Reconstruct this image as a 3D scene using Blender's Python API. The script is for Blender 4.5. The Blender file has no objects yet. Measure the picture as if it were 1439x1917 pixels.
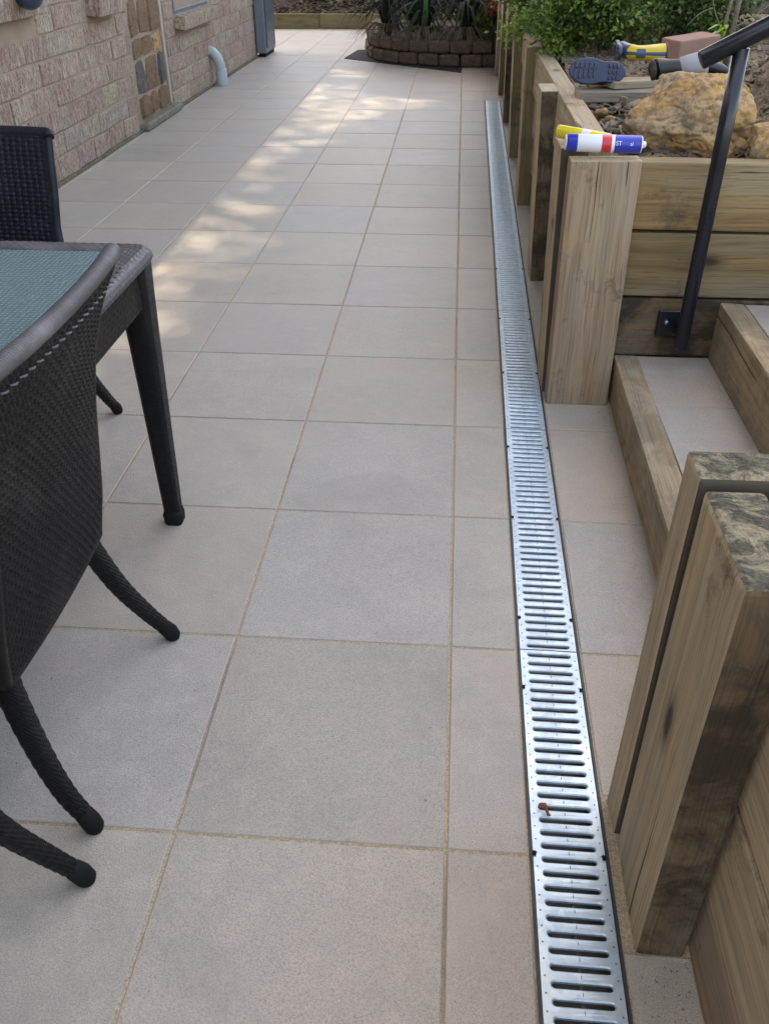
import bpy, bmesh, math, random
import numpy as np
from mathutils import Vector, Matrix, noise as mnoise
random.seed(7); RNG = np.random.default_rng(7)
R = math.radians
SC = bpy.context.scene
# ---------------------------------------------------------------- camera, sky, sun, exposure
cd = bpy.data.cameras.new('camera'); cam = bpy.data.objects.new('camera', cd); SC.collection.objects.link(cam)
cam.location = (-0.0324, -0.8920, 1.3025); cam.rotation_euler = (0.97113, 0.00267, 0.0766)
cd.sensor_fit = 'VERTICAL'; cd.sensor_height = 36.0; cd.lens = 30.33; cd.clip_start = 0.02; cd.clip_end = 500
SC.camera = cam
SUN = Vector((-0.36, 0.40, 1.0)).normalized()
W = bpy.data.worlds.new('World'); SC.world = W; W.use_nodes = True
nt = W.node_tree; nt.nodes.clear()
sky = nt.nodes.new('ShaderNodeTexSky'); sky.sky_type = 'NISHITA'; sky.sun_disc = False
sky.sun_elevation = math.asin(SUN.z); sky.sun_rotation = math.atan2(SUN.x, SUN.y)
sky.air_density = 1.0; sky.dust_density = 3.0; sky.ozone_density = 1.0
bg = nt.nodes.new('ShaderNodeBackground'); bg.inputs['Strength'].default_value = 0.15
wo = nt.nodes.new('ShaderNodeOutputWorld')
nt.links.new(sky.outputs[0], bg.inputs[0]); nt.links.new(bg.outputs[0], wo.inputs[0])
sl = bpy.data.lights.new('sun', 'SUN'); sl.energy = 2.0; sl.angle = R(0.9); sl.color = (1.0, 0.975, 0.94)
so = bpy.data.objects.new('sun', sl); SC.collection.objects.link(so)
so.rotation_euler = SUN.to_track_quat('Z', 'Y').to_euler()
SC.view_settings.view_transform = 'Standard'; SC.view_settings.look = 'None'
SC.view_settings.use_white_balance = True; SC.view_settings.white_balance_temperature = 8700; SC.view_settings.white_balance_tint = 12
SC.view_settings.exposure = 2.70; SC.view_settings.gamma = 1.0; SC.view_settings.use_curve_mapping = False

# ---------------------------------------------------------------- object helpers
def tag(o, label=None, cat=None, group=None, kind=None):
    if label: o['label'] = label
    if cat: o['category'] = cat
    if group: o['group'] = group
    if kind: o['kind'] = kind
    return o
def link(name, data, parent=None, mat=None, loc=None, rot=None):
    o = bpy.data.objects.new(name, data); SC.collection.objects.link(o)
    if parent is not None: o.parent = parent
    if mat is not None:
        for m in (mat if isinstance(mat, (list, tuple)) else [mat]): data.materials.append(m)
    if loc is not None: o.location = loc
    if rot is not None: o.rotation_euler = rot
    return o
def empty(name, loc=(0, 0, 0), rot=(0, 0, 0)):
    o = bpy.data.objects.new(name, None); o.empty_display_size = 0.1
    SC.collection.objects.link(o); o.location = loc; o.rotation_euler = rot; return o
def mesh_np(name, V, F, smooth=False, mats=None):
    me = bpy.data.meshes.new(name); V = np.asarray(V, dtype=np.float32); F = np.asarray(F, dtype=np.int32)
    n, k = F.shape
    me.vertices.add(len(V)); me.vertices.foreach_set('co', V.ravel())
    me.loops.add(n * k); me.loops.foreach_set('vertex_index', F.ravel())
    me.polygons.add(n); me.polygons.foreach_set('loop_start', np.arange(n, dtype=np.int32) * k)
    me.polygons.foreach_set('loop_total', np.full(n, k, dtype=np.int32))
    if smooth: me.polygons.foreach_set('use_smooth', np.ones(n, dtype=bool))
    me.update(calc_edges=True); me.validate(); return me
def bm_mesh(name, bm, smooth=False):
    me = bpy.data.meshes.new(name); bm.to_mesh(me); bm.free()
    if smooth:
        for p in me.polygons: p.use_smooth = True
    return me
def bm_box(bm, c, s, bev=0.0, jit=0.0, seg=1):
    r = bmesh.ops.create_cube(bm, size=1.0); vs = r['verts']
    for v in vs:
        v.co = Vector((v.co.x * s[0] + c[0], v.co.y * s[1] + c[1], v.co.z * s[2] + c[2]))
        if jit: v.co += Vector([random.uniform(-jit, jit) for _ in range(3)])
    if bev > 0:
        es = {e for v in vs for e in v.link_edges}
        bmesh.ops.bevel(bm, geom=list(es), offset=bev, segments=seg, affect='EDGES', profile=0.6)
    return vs
def box_mesh(name, c, s, bev=0.0, jit=0.0, seg=1):
    bm = bmesh.new(); bm_box(bm, c, s, bev, jit, seg); return bm_mesh(name, bm)
def prism(name, pts, z0, z1, bev=0.0):
    bm = bmesh.new(); b = [bm.verts.new((p[0], p[1], z0)) for p in pts]; t = [bm.verts.new((p[0], p[1], z1)) for p in pts]
    n = len(pts); bm.faces.new(b[::-1]); bm.faces.new(t)
    for i in range(n): bm.faces.new((b[i], b[(i + 1) % n], t[(i + 1) % n], t[i]))
    bmesh.ops.recalc_face_normals(bm, faces=bm.faces)
    if bev: bmesh.ops.bevel(bm, geom=list(bm.edges), offset=bev, segments=1, affect='EDGES')
    return bm_mesh(name, bm)
def sweep(pts, rads, seg=12, square=0.0, cap=True, flat=1.0, up=Vector((0, 0, 1)), base=0):
    """tube through pts; rads per point; square>0 squares the section. returns V,F arrays (quads)"""
    P = [Vector(p) for p in pts]; n = len(P); V = []; 
    T0 = (P[1] - P[0]).normalized(); ref = up if abs(T0.dot(up)) < 0.9 else Vector((0, 1, 0))
    s = T0.cross(ref).normalized()
    for i in range(n):
        T = (P[min(i + 1, n - 1)] - P[max(i - 1, 0)]).normalized()
        s = (s - T * s.dot(T)).normalized(); u = s.cross(T).normalized()
        for k in range(seg):
            a = 2 * math.pi * (k + 0.5) / seg; c, d = math.cos(a), math.sin(a)
            if square:
                q = (abs(c) ** (2 + 8 * square) + abs(d) ** (2 + 8 * square)) ** (-1 / (2 + 8 * square)); c *= q; d *= q
            V.append(P[i] + s * (c * rads[i]) + u * (d * rads[i] * flat))
    F = [(i * seg + k, i * seg + (k + 1) % seg, (i + 1) * seg + (k + 1) % seg, (i + 1) * seg + k) for i in range(n - 1) for k in range(seg)]
    if cap:
        for i, fl in ((0, 0), (n - 1, 1)):
            V.append(P[i]); c = len(V) - 1
            for k in range(0, seg, 2):
                a, b, d = i * seg + k, i * seg + (k + 1) % seg, i * seg + (k + 2) % seg
                F.append((c, d, b, a) if not fl else (c, a, b, d))
    return np.array([tuple(v) for v in V]), [tuple(x + base for x in f) for f in F]
def tube_mesh(name, parts, smooth=True):
    Vs, Fs, b = [], [], 0
    for kw in parts:
        v, f = sweep(base=b, **kw); Vs.append(v); Fs += f; b += len(v)
    return mesh_np(name, np.concatenate(Vs), Fs, smooth)
def smooth_curve(pts, n):
    P = np.array(pts, float); m = len(P); Q = np.vstack([2 * P[0] - P[1], P, 2 * P[-1] - P[-2]]); out = []
    for t in np.linspace(0, m - 1 - 1e-6, n):
        i = int(t); u = t - i; p0, p1, p2, p3 = Q[i], Q[i + 1], Q[i + 2], Q[i + 3]
        out.append(0.5 * ((2 * p1) + (-p0 + p2) * u + (2 * p0 - 5 * p1 + 4 * p2 - p3) * u * u + (-p0 + 3 * p1 - 3 * p2 + p3) * u ** 3))
    return np.array(out)

# ---------------------------------------------------------------- material helpers
class M:
    def __init__(s, name, rough=0.7, spec=0.5):
        s.m = bpy.data.materials.new(name); s.m.use_nodes = True; s.t = s.m.node_tree; s.b = s.t.nodes['Principled BSDF']
        s.b.inputs['Roughness'].default_value = rough; s.b.inputs['Specular IOR Level'].default_value = spec
        s.co = s.t.nodes.new('ShaderNodeTexCoord'); s._oi = None
    def n(s, ty, **kw):
        x = s.t.nodes.new(ty)
        for k, v in kw.items():
            if k.startswith('i_'): x.inputs[k[2:].replace('_', ' ')].default_value = v
            elif isinstance(k, str): setattr(x, k, v)
        return x
    def l(s, a, b): s.t.links.new(a, b)
    def oi(s):
        if s._oi is None: s._oi = s.n('ShaderNodeObjectInfo')
        return s._oi.outputs['Random']
    def coord(s, scale=(1, 1, 1), src='Object', rnd=True):
        mp = s.n('ShaderNodeMapping'); mp.inputs['Scale'].default_value = scale; s.l(s.co.outputs[src], mp.inputs[0])
        if not rnd: return mp.outputs[0]
        ml = s.n('ShaderNodeMath', operation='MULTIPLY'); ml.inputs[1].default_value = 57.0; s.l(s.oi(), ml.inputs[0])
        ad = s.n('ShaderNodeVectorMath', operation='ADD'); s.l(mp.outputs[0], ad.inputs[0]); s.l(ml.outputs[0], ad.inputs[1]); return ad.outputs[0]
    def noise(s, co, scale, detail=4, rough=0.55, dist=0.0):
        x = s.n('ShaderNodeTexNoise'); x.inputs['Scale'].default_value = scale; x.inputs['Detail'].default_value = detail
        x.inputs['Roughness'].default_value = rough; x.inputs['Distortion'].default_value = dist; s.l(co, x.inputs['Vector']); return x.outputs['Fac']
    def vor(s, co, scale, feat='F1', rnd=1.0, out='Distance'):
        x = s.n('ShaderNodeTexVoronoi', feature=feat); x.inputs['Scale'].default_value = scale; x.inputs['Randomness'].default_value = rnd
        s.l(co, x.inputs['Vector']); return x.outputs[out]
    def ramp(s, fac, stops):
        x = s.n('ShaderNodeValToRGB'); s.l(fac, x.inputs[0]); e = x.color_ramp.elements
        while len(e) < len(stops): e.new(0.5)
        for el, (p, c) in zip(e, stops):
            el.position = p; el.color = (c[0], c[1], c[2], 1) if not isinstance(c, (int, float)) else (c, c, c, 1)
        return x.outputs[0]
    def mix(s, fac, a, b, mode='MIX'):
        x = s.n('ShaderNodeMix', data_type='RGBA', blend_type=mode)
        for inp, v in ((x.inputs[0], fac), (x.inputs[6], a), (x.inputs[7], b)):
            if isinstance(v, (int, float)): inp.default_value = v
            elif isinstance(v, tuple): inp.default_value = (v[0], v[1], v[2], 1)
            else: s.l(v, inp)
        return x.outputs[2]
    def math(s, op, a, b=0.0):
        x = s.n('ShaderNodeMath', operation=op)
        for i, v in enumerate((a, b)):
            if isinstance(v, (int, float)): x.inputs[i].default_value = v
            else: s.l(v, x.inputs[i])
        return x.outputs[0]
    def base(s, c):
        if isinstance(c, tuple): s.b.inputs['Base Color'].default_value = (c[0], c[1], c[2], 1)
        else: s.l(c, s.b.inputs['Base Color'])
    def rough(s, v): s.l(v, s.b.inputs['Roughness'])
    def bump(s, h, strength=0.3, dist=0.01):
        x = s.n('ShaderNodeBump'); x.inputs['Strength'].default_value = strength; x.inputs['Distance'].default_value = dist
        s.l(h, x.inputs['Height']); s.l(x.outputs[0], s.b.inputs['Normal'])
def plain(name, c, rough=0.6, metal=0.0, spec=0.5):
    a = M(name, rough, spec); a.b.inputs['Metallic'].default_value = metal
    n = a.noise(a.coord((1, 1, 1)), 18, 5); a.base(a.mix(a.math('MULTIPLY', n, 0.5), c, tuple(min(1, x * 0.6) for x in c)))
    a.rough(a.ramp(n, [(0.3, max(0.05, rough - 0.08)), (0.7, min(1, rough + 0.1))])); a.bump(a.noise(a.coord(), 140, 3), 0.08, 0.002)
    return a.m

# tiles
def tile_mat(name, c1, c2, c3):
    a = M(name, 0.62, 0.42); co = a.coord((1, 1, 1)); 
    big = a.noise(co, 3.2, 6, 0.6, 0.4); mid = a.noise(co, 22, 5, 0.6); fine = a.noise(co, 420, 3, 0.7)
    c = a.mix(a.ramp(big, [(0.3, 0.0), (0.7, 1.0)]), c1, c2)
    c = a.mix(a.math('MULTIPLY', a.ramp(mid, [(0.45, 0.0), (0.75, 1.0)]), 0.6), c, c3)
    c = a.mix(a.ramp(fine, [(0.36, 0.6), (0.55, 0.0)]), c, (0.20, 0.18, 0.16))
    c = a.mix(a.ramp(a.noise(co, 260, 2, 0.5), [(0.60, 0.0), (0.8, 0.35)]), c, (0.62, 0.60, 0.57))
    st = a.noise(a.coord((1, 1, 1)), 1.6, 5, 0.6, 1.5); c = a.mix(a.ramp(st, [(0.56, 0.0), (0.72, 0.55)]), c, (0.47, 0.385, 0.325)); c = a.mix(a.ramp(st, [(0.28, 0.45), (0.42, 0.0)]), c, (0.30, 0.275, 0.25))
    sp = a.vor(co, 14); c = a.mix(a.ramp(sp, [(0.018, 0.8), (0.035, 0.0)]), c, (0.09, 0.075, 0.06))
    tint = a.ramp(a.oi(), [(0.0, (0.92, 0.90, 0.87)), (0.25, (1.03, 0.98, 0.93)), (0.5, (0.95, 0.96, 0.985)), (0.75, (1.04, 1.01, 0.955)), (1.0, (0.98, 0.955, 0.925))])
    c = a.mix(1.0, c, tint, 'MULTIPLY'); a.base(c)
    a.rough(a.ramp(mid, [(0.3, 0.40), (0.7, 0.56)])); a.bump(a.math('ADD', a.noise(co, 300, 3, 0.7), a.math('MULTIPLY', mid, 0.8)), 0.5, 0.004); return a.m
TILE = tile_mat('porcelain_paver', (0.475, 0.435, 0.375), (0.405, 0.375, 0.33), (0.57, 0.50, 0.42))
def grout_mat():
    a = M('grout', 0.9, 0.2); co = a.coord(rnd=False)
    c = a.mix(a.noise(co, 6, 4), (0.58, 0.46, 0.30), (0.44, 0.34, 0.22)); c = a.mix(a.ramp(a.noise(co, 300, 2), [(0.4, 0.5), (0.6, 0.0)]), c, (0.12, 0.10, 0.075))
    c = a.mix(a.ramp(a.noise(co, 2.0, 4), [(0.55, 0.0), (0.65, 0.75)]), c, (0.17, 0.145, 0.12))
    a.base(c); a.bump(a.noise(co, 200, 3), 0.4, 0.003); return a.m
GROUT = grout_mat()
# timber: local X is the grain direction
def wood_mat(name, c1, c2, c3, green=0.0, stain=0.0, gscale=1.0):
    a = M(name, 0.82, 0.25); co1 = a.coord((1, 1, 1)); co2 = a.coord((0.9, 5, 5))
    wob = a.n('ShaderNodeVectorMath', operation='ADD'); nz = a.n('ShaderNodeTexNoise'); nz.inputs['Scale'].default_value = 2.2; nz.inputs['Detail'].default_value = 2; a.l(co1, nz.inputs['Vector'])
    sc_ = a.n('ShaderNodeVectorMath', operation='MULTIPLY'); sc_.inputs[1].default_value = (0.0, 0.035, 0.035); a.l(nz.outputs['Color'], sc_.inputs[0]); a.l(co1, wob.inputs[0]); a.l(sc_.outputs[0], wob.inputs[1])
    def st(v):
        m = a.n('ShaderNodeVectorMath', operation='MULTIPLY'); m.inputs[1].default_value = v; a.l(wob.outputs[0], m.inputs[0]); return m.outputs[0]
    g = a.noise(st((1.1, 42, 42)), 1.0, 5, 0.6); g2 = a.noise(st((3.5, 210, 210)), 1.0, 3, 0.6); ring = a.noise(st((0.5, 16, 16)), 1.0, 3, 0.5); lo = a.noise(co2, 1.3, 5, 0.6, 0.4)
    c = a.mix(a.ramp(g, [(0.36, 0.0), (0.62, 1.0)]), c1, c2); c = a.mix(a.ramp(ring, [(0.46, 0.0), (0.53, 0.45), (0.60, 0.0)]), c, tuple(x * 0.55 for x in c1)); c = a.mix(a.ramp(lo, [(0.45, 0.0), (0.66, 0.9)]), c, c3)
    c = a.mix(a.ramp(g2, [(0.32, 0.65), (0.50, 0.0)]), c, tuple(x * 0.38 for x in c1))
    crack = a.ramp(a.noise(st((0.9, 75, 75)), 1.0, 2, 0.4), [(0.235, 1.0), (0.28, 0.0)]); c = a.mix(a.math('MULTIPLY', crack, 0.85), c, (0.035, 0.026, 0.018))
    c = a.mix(a.ramp(a.noise(a.coord((1.3, 2.2, 2.2)), 3.0, 5, 0.7), [(0.56, 0.0), (0.72, 0.4)]), c, (c1[0] * 1.22, c1[1] * 0.90, c1[2] * 0.58))
    if green: c = a.mix(a.ramp(a.noise(co2, 2.2, 4), [(0.5, 0.0), (0.68, green)]), c, (0.27, 0.31, 0.245))
    kn = a.vor(a.coord((2.2, 6.0, 6.0)), 1.0); c = a.mix(a.ramp(kn, [(0.05, 0.92), (0.10, 0.35), (0.17, 0.0)]), c, (0.05, 0.032, 0.02))
    if stain: c = a.mix(a.ramp(a.noise(co1, 5.5, 8, 0.75, 0.4), [(0.42, stain), (0.56, 0.0)]), c, (0.035, 0.027, 0.02))
    else: c = a.mix(a.ramp(a.noise(co1, 4.0, 8, 0.78), [(0.34, 0.75), (0.43, 0.0)]), c, (0.09, 0.066, 0.044))
    tint = a.ramp(a.oi(), [(0.0, (0.86, 0.85, 0.84)), (0.5, (1.0, 0.97, 0.93)), (1.0, (1.10, 1.08, 1.04))]); c = a.mix(1.0, c, tint, 'MULTIPLY')
    a.base(c); a.bump(a.math('SUBTRACT', a.math('ADD', a.math('MULTIPLY', g2, 0.7), a.math('ADD', g, a.math('MULTIPLY', a.math('MINIMUM', kn, 0.12), 6.0))), crack), 0.7, 0.004); return a.m
WOODA = wood_mat('treated_pine_tan', (0.38, 0.275, 0.18), (0.28, 0.20, 0.135), (0.33, 0.275, 0.21), 0.25)
WOODG = wood_mat('treated_pine_weathered', (0.52, 0.42, 0.285), (0.40, 0.325, 0.225), (0.54, 0.40, 0.24), 0.25)
WOODW = wood_mat('treated_pine_yellow', (0.31, 0.20, 0.09), (0.19, 0.125, 0.06), (0.28, 0.22, 0.135), 0.15)
WOODD = wood_mat('treated_pine_damp_shaded', (0.19, 0.125, 0.07), (0.125, 0.088, 0.055), (0.19, 0.145, 0.095), 0.15, 0.85)  # damp stain, deepened to carry the shade on post fronts too
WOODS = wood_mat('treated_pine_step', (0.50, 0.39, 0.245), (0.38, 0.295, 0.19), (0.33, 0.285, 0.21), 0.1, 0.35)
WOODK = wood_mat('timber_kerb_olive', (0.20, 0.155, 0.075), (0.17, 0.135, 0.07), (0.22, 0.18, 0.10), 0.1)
def endgrain_mat():
    a = M('lichen_end_grain', 0.9, 0.15); co = a.coord(); blot = a.noise(co, 15, 9, 0.78, 1.2); fi = a.noise(co, 95, 5, 0.75)
    ln = a.noise(a.coord((6, 130, 10)), 1.0, 5, 0.7, 0.8); l2 = a.noise(a.coord((6, 9, 90)), 1.0, 4, 0.7, 1.0)
    c = a.mix(a.noise(co, 30, 6, 0.7), (0.40, 0.33, 0.22), (0.27, 0.22, 0.14))
    c = a.mix(a.ramp(blot, [(0.40, 0.0), (0.54, 0.9)]), c, (0.075, 0.07, 0.052)); c = a.mix(a.ramp(a.math('ADD', a.math('MULTIPLY', fi, 0.5), a.math('MULTIPLY', blot, 0.5)), [(0.50, 0.0), (0.58, 0.7)]), c, (0.035, 0.034, 0.028))
    c = a.mix(a.ramp(ln, [(0.30, 0.9), (0.42, 0.0)]), c, (0.03, 0.026, 0.02)); c = a.mix(a.ramp(l2, [(0.28, 0.8), (0.38, 0.0)]), c, (0.035, 0.03, 0.022))
    c = a.mix(a.ramp(a.noise(co, 38, 5, 0.7), [(0.60, 0.0), (0.70, 0.5)]), c, (0.50, 0.45, 0.33)); a.base(c)
    a.bump(a.math('ADD', fi, a.math('ADD', ln, l2)), 0.9, 0.004); return a.m
ENDG = endgrain_mat()
def brick_mat():
    a = M('sandstock_brick', 0.9, 0.2); co = a.coord(); n1 = a.noise(co, 9, 5, 0.6, 0.5); n2 = a.noise(co, 60, 6, 0.75); n3 = a.noise(a.coord((40, 40, 9)), 1.6, 5, 0.7, 0.5)
    tint = a.ramp(a.oi(), [(0.0, (0.36, 0.215, 0.165)), (0.22, (0.44, 0.325, 0.24)), (0.45, (0.39, 0.27, 0.225)), (0.65, (0.31, 0.18, 0.135)), (0.82, (0.47, 0.39, 0.28)), (1.0, (0.36, 0.29, 0.245))])
    c = a.mix(a.ramp(n1, [(0.4, 0.0), (0.7, 0.6)]), tint, (0.41, 0.345, 0.27)); c = a.mix(a.ramp(n2, [(0.47, 0.0), (0.58, 0.75)]), c, (0.17, 0.10, 0.075))
    c = a.mix(a.ramp(n3, [(0.38, 0.7), (0.5, 0.0)]), c, (0.58, 0.49, 0.38)); c = a.mix(a.ramp(a.vor(co, 17), [(0.05, 0.85), (0.11, 0.0)]), c, (0.075, 0.05, 0.04))
    a.base(c); a.bump(a.math('ADD', n2, a.math('ADD', n3, n1)), 1.0, 0.011); return a.m
BRICK = brick_mat()
def mortar_mat():
    a = M('mortar', 0.95, 0.1); co = a.coord(rnd=False); c = a.mix(a.noise(co, 8, 5), (0.40, 0.30, 0.225), (0.25, 0.18, 0.135)); a.base(c); a.bump(a.noise(co, 120, 4), 0.5, 0.004); return a.m
MORTAR = mortar_mat()
def stone_mat(name, cols, sc=9, crack=True):
    a = M(name, 0.9, 0.2); co = a.coord(); n1 = a.noise(co, sc, 8, 0.62, 0.8); n2 = a.noise(co, sc * 7, 6, 0.75)
    k = len(cols); c = a.ramp(n1, [(0.25 + 0.5 * i / (k - 1), cols[i]) for i in range(k)])
    c = a.mix(a.ramp(n2, [(0.42, 0.6), (0.56, 0.0)]), c, tuple(x * 0.42 for x in cols[0])); a.base(c)
    a.bump(a.math('ADD', n1, a.math('MULTIPLY', n2, 0.5)), 0.8, 0.012); return a.m
ROCK = stone_mat('ochre_sandstone', [(0.20, 0.145, 0.105), (0.40, 0.29, 0.18), (0.45, 0.26, 0.10), (0.46, 0.36, 0.23), (0.30, 0.22, 0.15)], 4)
STONEB = stone_mat('brown_facing_stone', [(0.12, 0.085, 0.06), (0.26, 0.155, 0.09), (0.20, 0.155, 0.115)], 14)
STONEG = stone_mat('grey_facing_stone', [(0.07, 0.068, 0.058), (0.15, 0.135, 0.115), (0.22, 0.19, 0.165)], 14)
BLOCK = stone_mat('split_face_block', [(0.085, 0.06, 0.045), (0.15, 0.105, 0.075), (0.19, 0.14, 0.105)], 14)
ROCKD = stone_mat('dark_mulch_rock', [(0.05, 0.042, 0.035), (0.11, 0.09, 0.07), (0.15, 0.12, 0.10)], 10)
def soil_mat(name, c1, c2, c3):
    a = M(name, 0.97, 0.1); co = a.coord(rnd=False); n1 = a.noise(co, 11, 8, 0.7, 0.5); n2 = a.noise(co, 75, 6, 0.75)
    c = a.mix(a.ramp(n1, [(0.35, 0.0), (0.65, 1.0)]), c1, c2); c = a.mix(a.ramp(n2, [(0.5, 0.0), (0.64, 0.8)]), c, c3); c = a.mix(a.ramp(n2, [(0.3, 0.85), (0.42, 0.0)]), c, (0.03, 0.02, 0.014))
    a.base(c); a.bump(a.math('ADD', n1, n2), 0.9, 0.012); return a.m
SOIL = soil_mat('garden_soil', (0.28, 0.215, 0.145), (0.17, 0.125, 0.09), (0.42, 0.35, 0.24))
SOILD = soil_mat('dark_soil', (0.05, 0.038, 0.028), (0.085, 0.062, 0.045), (0.14, 0.11, 0.085))
def steel_mat():
    a = M('galvanised_steel', 0.3, 0.5); a.b.inputs['Metallic'].default_value = 0.42; co = a.coord()
    n = a.vor(co, 60, out='Color'); bw = a.n('ShaderNodeRGBToBW'); a.l(n, bw.inputs[0]); big = a.noise(co, 6, 5)
    a.base(a.mix(a.ramp(bw.outputs[0], [(0.2, 0.0), (0.9, 1.0)]), (0.48, 0.60, 0.68), (0.62, 0.73, 0.79)))  # light-blue base also stands in for the sky's reflection
    a.rough(a.math('ADD', a.math('MULTIPLY', big, 0.3), 0.24)); a.bump(a.noise(co, 40, 3), 0.06, 0.003); return a.m
STEEL = steel_mat()
CHANNEL = plain('channel_black_plastic', (0.045, 0.047, 0.05), 0.6)
def wicker_mat(name, c1, c2, sc=0):
    a = M(name, 0.46, 0.24); co = a.coord(); n = a.noise(co, 40, 4); c = a.mix(n, c1, c2); c = a.mix(a.ramp(a.noise(co, 7, 6, 0.7), [(0.5, 0.0), (0.75, 0.35)]), c, tuple(min(1, x * 3 + 0.01) for x in c2)); a.base(c)
    a.rough(a.ramp(a.noise(co, 120, 3), [(0.3, 0.36), (0.7, 0.6)]))
    if sc:
        w1 = a.n('ShaderNodeTexWave', wave_type='BANDS', bands_direction='Z'); w1.inputs['Scale'].default_value = sc; w1.inputs['Distortion'].default_value = 0.6; a.l(a.coord(rnd=False), w1.inputs['Vector'])
        w2 = a.n('ShaderNodeTexWave', wave_type='BANDS', bands_direction='DIAGONAL'); w2.inputs['Scale'].default_value = sc * 0.8; w2.inputs['Distortion'].default_value = 0.6; a.l(a.coord(rnd=False), w2.inputs['Vector'])
        a.bump(a.math('MULTIPLY', w1.outputs['Fac'], w2.outputs['Fac']), 0.9, 0.004)
    return a.m
WICK = wicker_mat('dark_wicker', (0.006, 0.005, 0.005), (0.018, 0.0145, 0.013))
WICKT = wicker_mat('dark_wicker_woven', (0.004, 0.0037, 0.0037), (0.008, 0.0072, 0.007), 90)
WICKL = wicker_mat('grey_wicker_wrap', (0.065, 0.058, 0.062), (0.11, 0.098, 0.10))
WICKB = wicker_mat('blue_black_wicker', (0.007, 0.008, 0.013), (0.014, 0.016, 0.024))
RUBBER = plain('rubber_foot', (0.007, 0.007, 0.007), 0.75, 0, 0.25)
def glass_mat():
    a = M('patterned_green_glass', 0.16, 0.5); co = a.coord(rnd=False)
    w = a.n('ShaderNodeTexWave', wave_type='BANDS', bands_direction='X'); w.inputs['Scale'].default_value = 30; w.inputs['Distortion'].default_value = 3.5; a.l(co, w.inputs['Vector'])
    w2 = a.n('ShaderNodeTexWave', wave_type='BANDS', bands_direction='Y'); w2.inputs['Scale'].default_value = 30; w2.inputs['Distortion'].default_value = 3.5; a.l(co, w2.inputs['Vector'])
    h = a.math('MULTIPLY', w.outputs['Fac'], w2.outputs['Fac'])
    a.base(a.mix(a.ramp(h, [(0.1, 0.0), (0.6, 1.0)]), (0.10, 0.19, 0.205), (0.24, 0.37, 0.385))); a.b.inputs['Transmission Weight'].default_value = 0.2
    a.bump(h, 0.28, 0.003); a.rough(a.ramp(a.noise(co, 30, 4), [(0.3, 0.12), (0.7, 0.3)])); return a.m
GLASS = glass_mat()
def leaf_mat(name, c1, c2, c3, rough=0.45):
    a = M(name, rough, 0.4); co = a.coord(rnd=False); n = a.n('ShaderNodeTexWhiteNoise', noise_dimensions='3D')
    g = a.n('ShaderNodeNewGeometry'); a.l(g.outputs['Random Per Island'], n.inputs['Vector'])
    c = a.ramp(g.outputs['Random Per Island'], [(0.0, c1), (0.5, c2), (1.0, c3)]); big = a.noise(co, 5, 3); c = a.mix(a.ramp(big, [(0.4, 0.0), (0.62, 0.6)]), c, tuple(x * 0.55 for x in c1)); a.base(c)
    tr = a.n('ShaderNodeBsdfTranslucent'); a.l(c, tr.inputs[0]); ms = a.n('ShaderNodeMixShader'); ms.inputs[0].default_value = 0.3
    out = a.t.nodes['Material Output']; a.l(a.b.outputs[0], ms.inputs[1]); a.l(tr.outputs[0], ms.inputs[2]); a.l(ms.outputs[0], out.inputs[0]); return a.m
LEAF = leaf_mat('azalea_leaf', (0.05, 0.09, 0.025), (0.10, 0.16, 0.04), (0.03, 0.055, 0.022))
LEAFB = leaf_mat('bright_leaf', (0.17, 0.28, 0.04), (0.24, 0.37, 0.06), (0.11, 0.19, 0.04))
LEAFD = leaf_mat('strap_leaf', (0.014, 0.028, 0.013), (0.026, 0.045, 0.018), (0.010, 0.02, 0.012), 0.75)
LEAFT = leaf_mat('canopy_leaf', (0.04, 0.07, 0.025), (0.05, 0.09, 0.03), (0.03, 0.05, 0.02))
DEAD = leaf_mat('dead_leaf', (0.16, 0.115, 0.075), (0.23, 0.17, 0.11), (0.10, 0.07, 0.05), 0.8)
LIME = leaf_mat('lime_leaf', (0.30, 0.50, 0.02), (0.24, 0.42, 0.03), (0.36, 0.52, 0.05))
REDL = leaf_mat('red_flower', (0.45, 0.035, 0.03), (0.55, 0.08, 0.05), (0.35, 0.02, 0.03))
BARK = stone_mat('pale_bark', [(0.16, 0.125, 0.10), (0.27, 0.22, 0.175), (0.34, 0.29, 0.235)], 25)
RAIL = plain('powder_coated_rail', (0.008, 0.010, 0.017), 0.30)

# ---------------------------------------------------------------- setting: ground
TW, TL = 0.47, 0.49947
def ground_mesh(name, x0, x1, y0, y1, z, nx, ny, amp=0.0, sc=1.0):
    xs = np.linspace(x0, x1, nx + 1); ys = np.linspace(y0, y1, ny + 1); X, Y = np.meshgrid(xs, ys, indexing='ij')
    Z = np.array(z(X, Y), float) if callable(z) else np.full(X.shape, z, float)
    if amp:
        for i in range(nx + 1):
            for j in range(ny + 1): Z[i, j] += amp * mnoise.noise(Vector((X[i, j] * sc, Y[i, j] * sc, 3.1))) + 0.4 * amp * mnoise.noise(Vector((X[i, j] * sc * 4, Y[i, j] * sc * 4, 9.1)))
    V = np.stack([X, Y, Z], -1).reshape(-1, 3); I = np.arange((nx + 1) * (ny + 1)).reshape(nx + 1, ny + 1)
    F = np.stack([I[:-1, :-1], I[1:, :-1], I[1:, 1:], I[:-1, 1:]], -1).reshape(-1, 4); return mesh_np(name, V, F, True)
g = link('ground', ground_mesh('ground', -120, 120, -120, 200, -0.30, 8, 8), None, SOILD); tag(g, kind='structure')
CH_K = 0.0088
def chx(y): return 0.1410 + CH_K * (y + 0.0)     # left edge of the drain
CHW = 0.1335
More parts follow.
